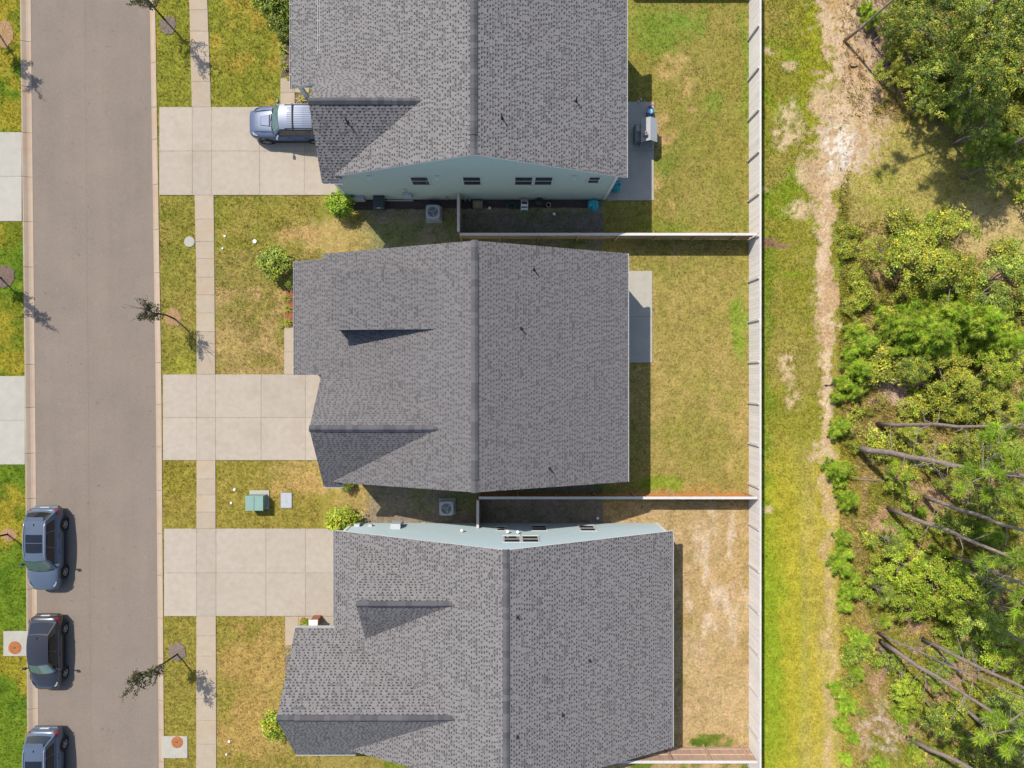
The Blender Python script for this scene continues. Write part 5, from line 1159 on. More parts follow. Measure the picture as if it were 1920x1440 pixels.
# ------------------------------------------------------------------ plants
def leaf_faces(Pc, Nn, size, rs, aspect=0.6):
    n = len(Pc); Nn = Nn / np.linalg.norm(Nn, axis=1, keepdims=True)
    t = rs.normal(size=(n, 3)); t -= Nn * np.sum(t * Nn, 1, keepdims=True); t /= np.linalg.norm(t, axis=1, keepdims=True); b = np.cross(Nn, t)
    s = size[:, None]; fold = Nn * s * 0.18
    V = np.stack([Pc - t * s * 0.5, Pc + b * s * aspect * 0.5 + fold, Pc + t * s * 0.5, Pc - b * s * aspect * 0.5 + fold], 1).reshape(-1, 3)
    return V, np.arange(4 * n).reshape(-1, 4)
def crown_mesh(name, rx, ry, rz, cz, nclu, per, leaf, pal, seed, up=0.7, cs=0.13, inner=0.35, gaps=0.42):
    """uneven crown: tight leaf clumps through a lumpy ellipsoid, with open gaps between them"""
    rs = np.random.RandomState(seed); nclu = int(nclu * 1.8)
    d = rs.normal(size=(nclu, 3)); d /= np.linalg.norm(d, axis=1, keepdims=True); d[:, 2] = np.where(d[:, 2] < -0.3, -d[:, 2], d[:, 2])
    lump = 0.62 + 0.75 * vnoise(d[:, 0] * 2.1 + 9, d[:, 1] * 2.1 + 5 + d[:, 2] * 1.7, seed)
    rad = (inner + (1 - inner) * rs.rand(nclu) ** 0.5) * lump
    Cn = d * rad[:, None] * np.array([rx, ry, rz]) + np.array([0, 0, cz])
    g = vnoise(Cn[:, 0] * 1.5 + Cn[:, 2] * 0.9, Cn[:, 1] * 1.5 + 20 - Cn[:, 2] * 0.7, seed + 3); keep = g > gaps
    Cn = Cn[keep]; d = d[keep]; nclu = len(Cn)
    cz_ = rs.normal(size=(nclu, 3)) * 0.42 + np.array([0, 0, 1.0]) + d * 0.4                 # each clump faces its own way
    ctone = rs.uniform(0.6, 1.5, nclu); cpal = rs.randint(0, len(pal), nclu)
    cnt = np.maximum(3, (per * rs.uniform(0.4, 1.6, nclu)).astype(int)); idx = np.repeat(np.arange(nclu), cnt); n = len(idx)
    off = rs.normal(size=(n, 3)) * np.array([cs, cs, cs * 0.5]) * rs.uniform(0.6, 1.5, nclu)[idx][:, None]
    Pc = Cn[idx] + off
    Nn = cz_[idx] * up + rs.normal(size=(n, 3)) * 0.34
    size = leaf * rs.uniform(0.6, 1.4, n)
    V, Fc = leaf_faces(Pc, Nn, size, rs)
    pal = np.array(pal); col = pal[cpal[idx]] * (ctone[idx] * rs.uniform(0.75, 1.25, n))[:, None]
    mix = rs.rand(n) < 0.15; col[mix] = pal[rs.randint(0, len(pal), mix.sum())]
    return np_mesh(name, V, Fc, None, col), Cn
def needle_mesh(name, tufts, per, ln, wd, pal, seed):
    """tufts: (pos, outward dir, scale); long needles fanned round each shoot"""
    rs = np.random.RandomState(seed); Pp = np.array([t[0] for t in tufts]); D = np.array([t[1] for t in tufts]); Sc = np.array([t[2] for t in tufts])
    n = len(tufts); idx = np.repeat(np.arange(n), per); m = len(idx)
    dirs = rs.normal(size=(m, 3)); dirs /= np.linalg.norm(dirs, axis=1, keepdims=True)
    dirs = dirs + D[idx] * 0.75; dirs /= np.linalg.norm(dirs, axis=1, keepdims=True)
    base_ = Pp[idx] - D[idx] * (rs.rand(m) * 0.28 * Sc[idx])[:, None]
    L = (ln * Sc[idx] * rs.uniform(0.7, 1.2, m))[:, None]
    side = np.cross(dirs, rs.normal(size=(m, 3))); side /= np.linalg.norm(side, axis=1, keepdims=True); w = wd * rs.uniform(0.7, 1.3, m)[:, None]
    tip = base_ + dirs * L; tip[:, 2] -= 0.15 * L[:, 0]
    V = np.stack([base_ - side * w, base_ + side * w, tip], 1).reshape(-1, 3); Fc = np.arange(3 * m).reshape(-1, 3)
    pal = np.array(pal); col = pal[rs.randint(0, len(pal), n)][idx] * (rs.uniform(0.7, 1.25, n)[idx] * rs.uniform(0.8, 1.2, m))[:, None]
    return np_mesh(name, V, Fc, None, col)

YG = [(0.30, 0.31, 0.018), (0.23, 0.265, 0.020), (0.37, 0.32, 0.022), (0.17, 0.21, 0.020), (0.27, 0.30, 0.025)]
GR = [(0.16, 0.24, 0.026), (0.21, 0.29, 0.036), (0.12, 0.19, 0.022), (0.27, 0.33, 0.038)]
DG = [(0.085, 0.135, 0.020), (0.12, 0.17, 0.024), (0.20, 0.23, 0.028), (0.07, 0.105, 0.02), (0.28, 0.27, 0.04)]
OL = [(0.24, 0.23, 0.045), (0.30, 0.26, 0.07), (0.20, 0.21, 0.035), (0.35, 0.28, 0.10)]
BR = [(0.20, 0.31, 0.022), (0.26, 0.35, 0.026), (0.14, 0.24, 0.02), (0.31, 0.37, 0.03)]
PN = [(0.22, 0.33, 0.026), (0.28, 0.37, 0.036), (0.17, 0.27, 0.026), (0.32, 0.38, 0.05)]
PD = [(0.15, 0.22, 0.036), (0.20, 0.26, 0.045), (0.27, 0.31, 0.06)]
SCL = lambda pal, f: [(r * f, g * f, b * f * 0.9) for r, g, b in pal]
YG, GR, OL, BR, PN, PD, DG = [(r, g * 0.97, b * 1.5) for r, g, b in SCL(YG, 1.22)] + SCL(GR[1:2], 1.2) + SCL(OL[:1], 1.2), [(r * 1.12, g, b * 1.4) for r, g, b in SCL(GR, 1.25)], SCL(OL, 1.3), SCL(BR, 1.2), SCL(PN, 1.3), SCL(PD, 1.3), SCL(DG, 1.12)
def stems(mb, rs, n, h, spread, r0):
    for k in range(n):
        a = 2 * math.pi * k / n + rs.uniform(-0.5, 0.5); e = Vector((math.cos(a) * spread, math.sin(a) * spread, h)); mid = Vector((e.x * 0.4, e.y * 0.4, h * 0.55)) + Vector((rs.uniform(-1, 1), rs.uniform(-1, 1), 0)) * spread * 0.12
        mb.tube([(rs.uniform(-0.04, 0.04), rs.uniform(-0.04, 0.04), -0.08), mid, e], [r0, r0 * 0.6, r0 * 0.2], 5)
PROTO = {}
def bush_proto(key, pal, rx, rz, nclu, per, leaf, seed, nst=5, cs=0.10, mat_=None, twig=None, gaps=0.34):
    me, cn = crown_mesh('foliage', rx, rx, rz, rz * 0.95, nclu, per, leaf, pal, seed, cs=cs, gaps=gaps); me.materials.append(mat_ or M_leaf)
    rs = random.Random(seed); m = MB(); stems(m, rs, nst, rz * 1.3, rx * 0.6, 0.02 + 0.02 * rx); sm = m.mesh('stems'); sm.materials.append(twig or M_dtwig)
    PROTO[key] = (('foliage', me), ('stems', sm))
def pine_proto(key, h, rad, levels, per_level, seed, pal, needles=70, ln=0.24, wd=0.008):
    rs = random.Random(seed); tf = []; m = MB(); m.tube([(0, 0, -0.1), (rs.uniform(-.05, .05), rs.uniform(-.05, .05), h * 0.6), (0, 0, h)], [0.03 + h * 0.012, 0.02 + h * 0.006, 0.012], 7)
    for l in range(levels):
        t = l / max(1, levels - 1); z = h * (0.22 + 0.70 * t); r = rad * (1.0 - 0.78 * t) * rs.uniform(0.85, 1.12); nb = max(3, int(per_level * (1 - 0.45 * t)))
        for k in range(nb):
            a = 2 * math.pi * k / nb + rs.uniform(-0.4, 0.4) + l; rr2 = r * rs.uniform(0.6, 1.1); e = Vector((math.cos(a) * rr2, math.sin(a) * rr2, z + rr2 * 0.25)); m.tube([(0, 0, z - 0.05), e], [0.018, 0.006], 4)
            for q in (0.45, 0.72, 1.0):
                if q * rr2 < 0.18: continue
                p = Vector((0, 0, z)).lerp(e, q) + Vector((rs.uniform(-.1, .1), rs.uniform(-.1, .1), rs.uniform(-.03, .08))); d = Vector((math.cos(a) * 0.7, math.sin(a) * 0.7, 0.75)).normalized(); tf.append((tuple(p), tuple(d), rs.uniform(0.8, 1.2)))
    tf.append(((0, 0, h), (0, 0, 1), 1.1))
    me = needle_mesh('needles', tf, needles, ln, wd, pal, seed); me.materials.append(M_needle); sm = m.mesh('trunk'); sm.materials.append(M_bark)
    PROTO[key] = (('needles', me), ('trunk', sm))
def place(name, key, label, cat, px, py, s=1.0, rz=0.0, group=None, z=0.0, sz=None):
    c = P(px, py); r = thing(name, label, cat, (c.x, c.y, z), group, rz); r.scale = (s, s, sz if sz else s)
    for n_, me in PROTO[key]: link(n_, me, None, r)
    return r

bush_proto('round_bush', BR, 0.80, 0.74, 170, 12, 0.115, 3, cs=0.07, gaps=0.2)
bush_proto('loose_bush', BR[:2] + YG[:2], 0.92, 0.78, 110, 12, 0.14, 4, cs=0.10, gaps=0.4)
bush_proto('garden_bush', GR + YG[:1], 1.0, 0.85, 130, 12, 0.13, 5, cs=0.10)
bush_proto('dark_bush', DG, 1.0, 1.05, 120, 12, 0.13, 6, cs=0.10)
place('shrub', 'round_bush', 'round bright green shrub at the corner of the grey green house', 'shrub', 645, 389, 1.0)
place('shrub', 'loose_bush', 'loose yellow green shrub at the corner of the pale blue wall', 'shrub', 650, 972, 0.92, 1.0)
place('shrub', 'garden_bush', 'broad green shrub at the porch end of the middle house', 'shrub', 524, 499, 1.0, 2.0)
place('shrub', 'garden_bush', 'narrow dark shrub on the red mulch under the porch gutter', 'shrub', 549, 530, 0.42, 0.4)
place('shrub', 'loose_bush', 'olive shrub under the street gable of the pale blue house', 'shrub', 523, 1352, 0.8, 0.3)
place('shrub', 'dark_bush', 'small dark shrub beside the middle house garage eave', 'shrub', 652, 905, 0.42, 0.3)
for k, (px, py, s) in enumerate(((508, 8, 0.95), (533, 20, 0.85), (532, 52, 0.62), (540, 68, 0.5), (522, -30, 1.0))):
    place('shrub', 'dark_bush' if k in (1, 2, 3) else 'garden_bush', 'tall leafy shrub in the brown bed along the porch', 'shrub', px, py, s, k * 1.3, 'shrubs in the brown porch bed')
def spiky(label, px, py, rad, pal, seed, cat='plant', n=70, group=None):
    c = P(px, py); rs = np.random.RandomState(seed); r = thing('tufted_plant', label, cat, (c.x, c.y, 0.03), group)
    a = rs.uniform(0, 2 * np.pi, n); el = rs.uniform(0.5, 1.35, n); L = rad * rs.uniform(0.7, 1.15, n); w = rs.uniform(0.010, 0.02, n) * rad / 0.3
    dx, dy = np.cos(a), np.sin(a); z = np.zeros(n)
    p0 = np.stack([dy * w, -dx * w, z], 1); p1 = np.stack([-dy * w, dx * w, z], 1)
    mx = L * 0.55 * np.cos(el); mz = L * 0.75 * np.sin(el); mid = np.stack([dx * mx, dy * mx, mz], 1); ex = L * (0.25 + np.cos(el)); end = np.stack([dx * ex, dy * ex, mz * 0.8], 1)
    sw_ = np.stack([dy * w, -dx * w, z], 1)
    V = np.stack([p0, p1, mid - sw_ * 0.9, mid + sw_ * 0.9, end], 1).reshape(-1, 3); b = np.arange(n) * 5
    Fc = np.concatenate([np.stack([b, b + 1, b + 2], 1), np.stack([b, b + 2, b + 3], 1), np.stack([b + 3, b + 2, b + 4], 1)]); col = np.array(pal)[rs.randint(0, len(pal), n)] * rs.uniform(0.8, 1.2, n)[:, None]
    np_mesh('leaves', V, Fc, M_leaf, np.concatenate([col, col, col]), parent=r)
    return r
LM = [(0.28, 0.30, 0.02), (0.22, 0.27, 0.02), (0.33, 0.31, 0.03)]
for k, (px, py, s) in enumerate(((539.5, 560, 0.30), (540.5, 579, 0.30), (541, 605, 0.32))): spiky('lime green tufted plant on the red mulch along the porch', px, py, s, LM, 40 + k, group='lime tufts on the red mulch')
for k, (px, py, s) in enumerate(((531, 95, 0.42), (529, 80, 0.3), (533, 108, 0.22), (533, 127, 0.40), (540, 148, 0.15))): spiky('yellow green tufted plant in the brown porch bed', px, py, s, LM, 50 + k, group='yellow green tufts in the brown bed')
spiky('small olive tuft in the bed beside the parked off roader', 566, 188, 0.34, OL, 61); spiky('bright green tuft on red mulch beside the brick pier', 573, 1167, 0.34, BR, 62, n=90)
spiky('pale small tuft in the narrow grey bed', 541, 1222, 0.22, OL, 63); spiky('dark small tuft in the narrow grey bed', 543, 1240, 0.2, DG, 64); spiky('pale tuft at the foot of the narrow grey bed', 537, 1262, 0.2, OL, 65)
spiky('low green tuft at the end of the red mulch bed', 528, 612, 0.18, GR, 66)

# street trees: thin trunks, sparse crowns
def street_tree(label, base_px, top_px, zt, seed, crown, nleaf, spread, pal, bare=0, group='street trees on the verges'):
    c = P(*base_px); e = P(*top_px, zt); rs = random.Random(seed); nr = np.random.RandomState(seed)
    r = thing('street_tree', label, 'tree', (c.x, c.y, 0), group)
    ax = e - c; pts = [Vector((0, 0, -0.1))] + [ax * t + Vector((rs.uniform(-1, 1), rs.uniform(-1, 1), 0)) * 0.05 * zt * 0.25 for t in (0.3, 0.6, 0.85)] + [ax]
    MB().tube(pts, [0.055, 0.045, 0.032, 0.02, 0.008], 8).build('trunk', M_dtwig, r, local=True)
    lp = []; NB = 22
    for k in range(NB + bare):
        t = rs.uniform(*crown) if k < NB else rs.uniform(crown[1] - 0.15, crown[1]); p = ax * t; a = rs.uniform(0, 2 * math.pi); L = spread * rs.uniform(0.6, 1.15) * (1.0 if k < NB else 1.5)
        q = p + Vector((math.cos(a) * L * 0.75, math.sin(a) * L * 0.75, L * rs.uniform(0.7, 1.2))); md_ = p.lerp(q, 0.5) + Vector((0, 0, -0.04))
        MB().tube([p, md_, q], [0.014, 0.010, 0.004], 5).build('branch', M_dtwig, r, local=True)
        if k < NB:
            for j in range(nleaf // NB): u = rs.uniform(0.25, 1.05); v = p.lerp(q, u); lp.append((v.x + rs.gauss(0, 0.07), v.y + rs.gauss(0, 0.07), v.z + rs.gauss(0, 0.06)))
    for j in range(nleaf // 12): t = rs.uniform(crown[0], crown[1]); v = ax * t; lp.append((v.x + rs.gauss(0, 0.11), v.y + rs.gauss(0, 0.11), v.z + rs.gauss(0, 0.1)))
    Pc = np.array(lp); n = len(Pc); V, Fc = leaf_faces(Pc, nr.normal(size=(n, 3)) * 0.7 + np.array([0, 0, 0.6]), 0.105 * nr.uniform(0.7, 1.3, n), nr, 0.7)
    np_mesh('crown', V, Fc, M_leaf, np.array(pal)[nr.randint(0, len(pal), n)] * nr.uniform(0.7, 1.2, n)[:, None], parent=r)
    return r
TP = [(0.04, 0.05, 0.022), (0.07, 0.085, 0.025), (0.13, 0.13, 0.035), (0.09, 0.055, 0.04)]
street_tree('slim street tree on grey mulch, opposite the parked off roader', (309, 37), (258, -22), 4.3, 1, (0.40, 0.98), 1000, 1.1, TP)
street_tree('slim street tree with bare twigs on orange straw mulch', (327, 598), (262, 576), 4.2, 2, (0.40, 0.82), 560, 0.75, TP, bare=9)
street_tree('slim leafy street tree leaning over the street from twiggy grey mulch', (334, 1226), (238, 1292), 5.0, 3, (0.34, 0.98), 1000, 0.72, TP)
street_tree('young tree on tan mulch across the street opposite the shrub bed', (-3, 60), (-118, 5), 4.5, 4, (0.34, 0.98), 1300, 0.75, TP)
street_tree('young tree on tan mulch across the street opposite the middle house', (2, 521), (-110, 505), 4.8, 5, (0.34, 0.98), 1200, 0.72, TP)
street_tree('young tree on tan mulch behind the blue panoramic roof car', (14, 1002), (-60, 1020), 3.6, 6, (0.36, 0.98), 900, 0.65, TP)

# ------------------------------------------------------------------ the wood beyond the track
for key, pal, rz, n, per, lf, sd in (('wood_yellow', YG, 0.9, 100, 17, 0.115, 11), ('wood_yellow2', YG + OL[:2], 0.8, 95, 17, 0.11, 12), ('wood_green', GR, 0.95, 100, 17, 0.115, 13), ('wood_bright', BR[:2] + GR[:2] + YG[:1], 0.8, 95, 17, 0.115, 14), ('wood_dark', DG, 0.95, 100, 17, 0.115, 15), ('wood_olive', OL, 0.6, 70, 12, 0.10, 16)):
    bush_proto(key, pal, 1.15, rz, n, per, lf, sd, cs=0.11, gaps=0.46, twig=M_twig if key == 'wood_olive' else None)
pine_proto('young_pine', 2.2, 0.85, 6, 7, 21, PN, 110, 0.24, 0.014); pine_proto('young_pine2', 1.7, 0.75, 5, 7, 22, PN, 110, 0.24, 0.014); pine_proto('soft_pine', 4.6, 1.7, 9, 9, 23, PN, 100, 0.30, 0.016)
pine_proto('soft_pine2', 4.2, 1.6, 8, 9, 24, PD + PN[:1], 100, 0.30, 0.016)
def broad_tree(key, pal, h, rad, seed, nclu=400, per=24, leaf=0.125):
    me, cn = crown_mesh('crown', rad, rad, rad * 0.72, h - rad * 0.6, nclu, per, leaf, pal, seed, cs=0.13, inner=0.25, gaps=0.53); me.materials.append(M_leaf)
    rs = random.Random(seed); m = MB(); top = Vector((rs.uniform(-.2, .2), rs.uniform(-.2, .2), h * 0.8)); m.tube([(0, 0, -0.1), top * 0.5 + Vector((0.1, 0, 0)), top], [0.07 + h * 0.012, 0.05 + h * 0.008, 0.03], 8)
    for k in range(11):
        t = rs.uniform(0.35, 0.95); p = top * t; e = Vector(cn[rs.randrange(len(cn))]); m.tube([p, p.lerp(e, 0.5) + Vector((0, 0, -0.15)), e], [0.045, 0.03, 0.01], 5)
    sm = m.mesh('trunk'); sm.materials.append(M_twig); PROTO[key] = (('crown', me), ('trunk', sm))
broad_tree('broad_yellow', YG, 5.0, 2.3, 31); broad_tree('broad_green', GR, 5.5, 2.3, 32); broad_tree('broad_dark', DG, 7.0, 2.6, 33); broad_tree('broad_light', BR[:2] + YG[:2], 4.6, 2.1, 34); broad_tree('broad_mixed', DG + YG[:1], 6.0, 2.2, 35)

def up(px, py, z):          # ground pixel under a crown seen at px,py with its middle at height z
    return NX + (px - NX) * (H - z) / H, NY + (py - NY) * (H - z) / H
MARKS = [('the grassy clearing', 1690, 370), ('the white plastic bag', 1604, 557), ('the pale bare soil patch', 1690, 725), ('the thickest pine trunk', 1604, 838), ('the short fallen log', 1640, 898), ('the tangle of fallen branches', 1690, 1250),
         ('the pale sandy clearing', 1655, 1375), ('the bleached fallen trunk', 1850, 1370), ('the forked dead branches', 1885, 660), ('the tall pine on the sand track', 1610, 50), ('the thick trunk among the dark trees', 1806, 46), ('the slim bending grey stem', 1880, 126),
         ('the pine leaning over light green trees', 1665, 952), ('the bleached dead tree top', 1830, 1160), ('the soft light green pines', 1745, 610), ('the bare shaded ground past the clearing', 1860, 420), ('the straight bare trunk', 1740, 797), ('the thin stem with side branches', 1645, 1186)]
def near(px, py, skip='#'): return min([m for m in MARKS if skip not in m[0]], key=lambda m: (m[1] - px) ** 2 + (m[2] - py) ** 2)[0]
WT = [  # key, crown pixel, crown height, scale, label
    ('broad_yellow', 1720, 490, 2.8, 0.72), ('broad_yellow', 1775, 470, 3.0, 0.8), ('broad_yellow', 1660, 470, 2.0, 0.45), ('broad_yellow', 1800, 540, 3.0, 0.62), ('broad_green', 1860, 545, 3.4, 0.7), ('broad_green', 1908, 515, 3.6, 0.7), ('broad_light', 1885, 600, 3.0, 0.55),
    ('broad_yellow', 1775, 690, 2.4, 0.5), ('broad_yellow', 1840, 715, 2.6, 0.6), ('broad_mixed', 1725, 690, 2.4, 0.42), ('broad_light', 1905, 680, 3.2, 0.6), ('broad_yellow', 1890, 770, 2.8, 0.5), ('broad_green', 1905, 850, 3.4, 0.6), ('broad_yellow', 1800, 760, 2.0, 0.4), ('broad_mixed', 1830, 840, 2.4, 0.5),
    ('broad_light', 1705, 1065, 2.6, 0.6), ('broad_light', 1760, 1090, 2.8, 0.72), ('broad_light', 1810, 1130, 3.0, 0.7), ('broad_light', 1725, 1130, 2.6, 0.55), ('broad_green', 1675, 1015, 2.2, 0.45), ('broad_green', 1860, 1180, 3.4, 0.6), ('broad_light', 1905, 1225, 3.4, 0.65), ('broad_green', 1880, 1095, 3.4, 0.55), ('broad_green', 1655, 1110, 1.8, 0.4),
    ('broad_mixed', 1770, 1340, 2.4, 0.55), ('broad_light', 1715, 1310, 2.2, 0.42), ('broad_mixed', 1860, 1410, 3.0, 0.6), ('broad_green', 1905, 1340, 3.0, 0.55), ('broad_dark', 1890, 960, 4.4, 0.42), ('broad_yellow', 1770, 880, 1.8, 0.4), ('broad_light', 1690, 900, 1.6, 0.35), ('broad_yellow', 1720, 830, 1.5, 0.35),
    ('broad_mixed', 1700, 20, 3.6, 0.5), ('broad_yellow', 1740, 75, 3.6, 0.5), ('broad_dark', 1780, 10, 4.6, 0.65), ('broad_green', 1800, 110, 4.4, 0.62), ('broad_green', 1850, 50, 4.6, 0.65), ('broad_dark', 1850, 150, 4.6, 0.65), ('broad_mixed', 1905, 110, 5.0, 0.7), ('broad_yellow', 1750, 130, 3.0, 0.4), ('broad_dark', 1770, 170, 3.4, 0.38), ('broad_green', 1890, 215, 4.6, 0.6), ('broad_dark', 1915, 285, 4.8, 0.5), ('broad_yellow', 1690, 110, 2.6, 0.36), ('broad_dark', 1910, 20, 5.0, 0.7), ('broad_yellow', 1715, 60, 3.0, 0.35)]
LBL = {'broad_yellow': ('broadleaf tree with a yellow green crown', 'yellow green trees in the wood'), 'broad_green': ('mid green broadleaf tree', 'mid green trees in the wood'),
       'broad_light': ('broadleaf tree with a light green crown', 'light green trees in the wood'), 'broad_mixed': ('broadleaf tree with a mottled crown', 'mottled trees in the wood'),
       'broad_dark': ('broadleaf tree with a dark green crown', 'dark green trees in the wood')}
for k, (key, px, py, z, s) in enumerate(WT):
    a, b = up(px, py, z); place('broadleaf_tree', key, LBL[key][0] + ' near ' + near(px, py), 'tree', a, b, s, k * 1.7, LBL[key][1])
for k, (px, py, s) in enumerate(((1745, 625, 1.0), (1785, 590, 0.9), (1700, 610, 0.75), (1835, 600, 1.05), (1890, 640, 0.8), (1760, 650, 0.7), (1855, 640, 0.7), (1840, 170, 1.0), (1875, 270, 0.85), (1860, 1000, 0.55))):
    a, b = up(px, py, 3.0 * s); dk = py < 300
    place('pine_tree', 'soft_pine2' if dk else 'soft_pine', ('soft dark needled pine near ' if dk else 'soft light green pine near ') + near(px, py, 'soft'), 'pine', a, b, s, k * 0.9, 'soft dark pines' if dk else 'soft light green pines')
YP = [(1610, 620, 1.0), (1622, 645, 1.05), (1600, 660, 0.8), (1615, 690, 1.1), (1590, 720, 0.9), (1605, 735, 0.7), (1575, 745, 0.7), (1580, 800, 0.75), (1570, 812, 0.7), (1572, 880, 0.95), (1580, 905, 0.8), (1595, 940, 0.85), (1578, 925, 0.6), (1582, 1010, 0.7), (1590, 1040, 0.9), (1580, 1062, 0.9), (1605, 1085, 0.9), (1595, 1110, 0.8), (1590, 1140, 0.8),
      (1612, 1200, 0.8), (1600, 1225, 0.7), (1610, 1262, 0.6), (1578, 1300, 0.9), (1590, 1325, 0.8), (1582, 1365, 0.8), (1600, 1385, 0.6), (1655, 580, 0.6), (1720, 735, 0.45), (1620, 570, 0.6), (1700, 1000, 0.5), (1680, 870, 0.5), (1790, 1230, 0.5), (1665, 1170, 0.6), (1690, 1340, 0.6), (1780, 1040, 0.5), (1730, 960, 0.5), (1590, 1430, 0.7), (1655, 1440, 0.7), (1720, 1420, 0.6), (1640, 30, 0.8), (1630, 10, 0.7)]
for k, (px, py, s) in enumerate(YP):
    a, b = up(px, py, 1.2 * s); place('young_pine', 'young_pine' if k % 2 else 'young_pine2', 'young bright green pine near ' + near(px, py), 'pine', a, b, s * 0.95, k * 2.1, 'young pines at the wood edge')
rs_ = random.Random(99)
SHR = {'wood_yellow': ('yellow green shrub', 'yellow green shrubs'), 'wood_yellow2': ('mixed yellow and olive shrub', 'mixed yellow shrubs'), 'wood_green': ('mid green shrub', 'mid green shrubs'),
       'wood_bright': ('light green shrub', 'light green shrubs'), 'wood_dark': ('dark green shrub', 'dark green shrubs'), 'wood_olive': ('low dry olive shrub with grey stems', 'dry olive shrubs')}
def zone_key(px, py):
    u = rs_.random()
    if py < 300: return 'wood_dark' if u < 0.5 else ('wood_green' if u < 0.75 else ('wood_yellow' if u < 0.9 else 'wood_olive'))
    if py < 560: return 'wood_yellow' if u < 0.6 else ('wood_yellow2' if u < 0.85 else 'wood_bright')
    if py < 860: return 'wood_yellow' if u < 0.3 else ('wood_yellow2' if u < 0.65 else ('wood_bright' if u < 0.75 else 'wood_olive'))
    return 'wood_bright' if u < 0.35 else ('wood_green' if u < 0.6 else ('wood_yellow' if u < 0.8 else 'wood_olive'))
placed = []
tries = 0
while len(placed) < 360 and tries < 6000:
    tries += 1
    px = rs_.uniform(1575, 1990); py = rs_.uniform(-40, 1480)
    edge = np.interp(py, [-40, 0, 90, 180, 240, 290, 400, 430, 1440], [1622, 1630, 1668, 1700, 1760, 1860, 1870, 1575, 1578])
    if px < edge: continue
    if 225 < py < 415 and px < 1885: continue
    if 380 < py < 470 and 1815 < px: continue
    if any((px - a) ** 2 / 50 ** 2 + (py - b) ** 2 / 34 ** 2 < 1 and rs_.random() < 0.85 for a, b in ((1690, 725), (1655, 1375), (1640, 910), (1660, 970), (1620, 1330), (1640, 1420), (1650, 560))): continue
    s = rs_.uniform(0.35, 1.0) if py > 300 else rs_.uniform(0.45, 1.0)
    if py > 850: s *= 0.62
    if px < 1625: s = min(s, 0.55)
    if any((px - a) ** 2 + (py - b) ** 2 < ((21 if py > 850 else 16) * (s + c)) ** 2 for a, b, c in placed): continue
    placed.append((px, py, s)); key = zone_key(px, py)
    place('shrub', key, SHR[key][0] + ' near ' + near(px, py), 'shrub', px, py, s, rs_.uniform(0, 6), SHR[key][1], sz=s * rs_.uniform(0.8, 1.3))

# tall pines: bare trunks rising past the camera frame, crowns high up
def crown_tufts(rs, n, rad, z0, z1):
    tf = []
    for k in range(n):
        t = rs.random() ** 0.8; z = z0 + (z1 - z0) * t; r = rad * (0.35 + 0.65 * math.sin(math.pi * min(0.98, 0.18 + t * 0.8))) * math.sqrt(rs.uniform(0.15, 1)); a = rs.uniform(0, 2 * math.pi)
        tf.append(((math.cos(a) * r, math.sin(a) * r, z), tuple(Vector((math.cos(a), math.sin(a), 0.6)).normalized()), rs.uniform(0.9, 1.5)))
    return tf
TALL = []
for q in range(2):
    rs = random.Random(70 + q); tf = []; bm_ = MB()
    for b in range(26):
        t = rs.random(); z = -2.6 + 5.0 * t; L = (2.5 - 1.5 * t) * rs.uniform(0.6, 1.1); a = rs.uniform(0, 2 * math.pi); e = Vector((math.cos(a) * L, math.sin(a) * L, z + L * 0.22)); bm_.tube([(0, 0, z), e], [0.04, 0.012], 5)
        for j in range(6): u = rs.uniform(0.5, 1.02); p = Vector((0, 0, z)).lerp(e, u); tf.append(((p.x + rs.gauss(0, .16), p.y + rs.gauss(0, .16), p.z + rs.gauss(0.05, .1)), tuple(Vector((math.cos(a), math.sin(a), 0.8)).normalized()), rs.uniform(1.0, 1.5)))
    me = needle_mesh('needles', tf, 70, 0.28, 0.016, PN[:3] + PD, 80 + q); me.materials.append(M_needle); sm = bm_.mesh('branches'); sm.materials.append(M_twig); TALL.append((me, sm))
def tall_pine(label, bp, ep, zt, r0, seed, top=None, dead=0, crown=True, cs=1.0):
    """trunk through the ground pixel bp and, at the height that its pixel ep implies, on to the crown"""
    c = P(*bp); rb = math.hypot(bp[0] - NX, bp[1] - NY); re = math.hypot(ep[0] - NX, ep[1] - NY); ze = H * (1 - rb / re); e = P(*ep, ze); d = (e - c) / ze
    r0 *= 0.88; rs = random.Random(seed); top = zt; r = thing('tall_pine', label, 'pine', (c.x, c.y, 0), 'tall bare trunked pines')
    pts = [d * z + Vector((rs.uniform(-1, 1), rs.uniform(-1, 1), 0)) * 0.07 for z in np.linspace(0, top, 9)]; pts[0] = Vector((0, 0, -0.15))
    MB().tube(pts, [r0 * 1.25] + [r0 * (1 - 0.7 * k / 8) for k in range(1, 9)], 10).build('trunk', M_bark, r, smooth=True, local=True)
    for k in range(int(dead * 1.8)):
        z = rs.uniform(top * 0.25, top * 0.78); a = rs.uniform(0, 2 * math.pi); L = rs.uniform(0.6, 1.8); p = d * z; q = p + Vector((math.cos(a) * L, math.sin(a) * L, rs.uniform(-0.2, 0.5))); md_ = p.lerp(q, 0.5) + Vector((rs.uniform(-.1, .1), rs.uniform(-.1, .1), 0.1))
        MB().tube([p, md_, q], [0.03, 0.02, 0.006], 5).build('dead_branch', M_twig, r, local=True)
    if crown:
        me, sm = TALL[seed % 2]; t = d * (top - 1.6)
        n_ = link('needles', me, None, r, t, (0, 0, seed)); n_.scale = (cs, cs, cs); b_ = link('branches', sm, None, r, t, (0, 0, seed)); b_.scale = (cs, cs, cs)
    return r
tall_pine('tall pine with a straight bare trunk beside the pale bare soil patch', (1645, 795), (1915, 800), 15.0, 0.13, 1, dead=6)
tall_pine('thickest tall pine trunk, with dead twigs near its crown', (1604, 838), (1880, 888), 15.0, 0.20, 2, dead=12, cs=0.9)
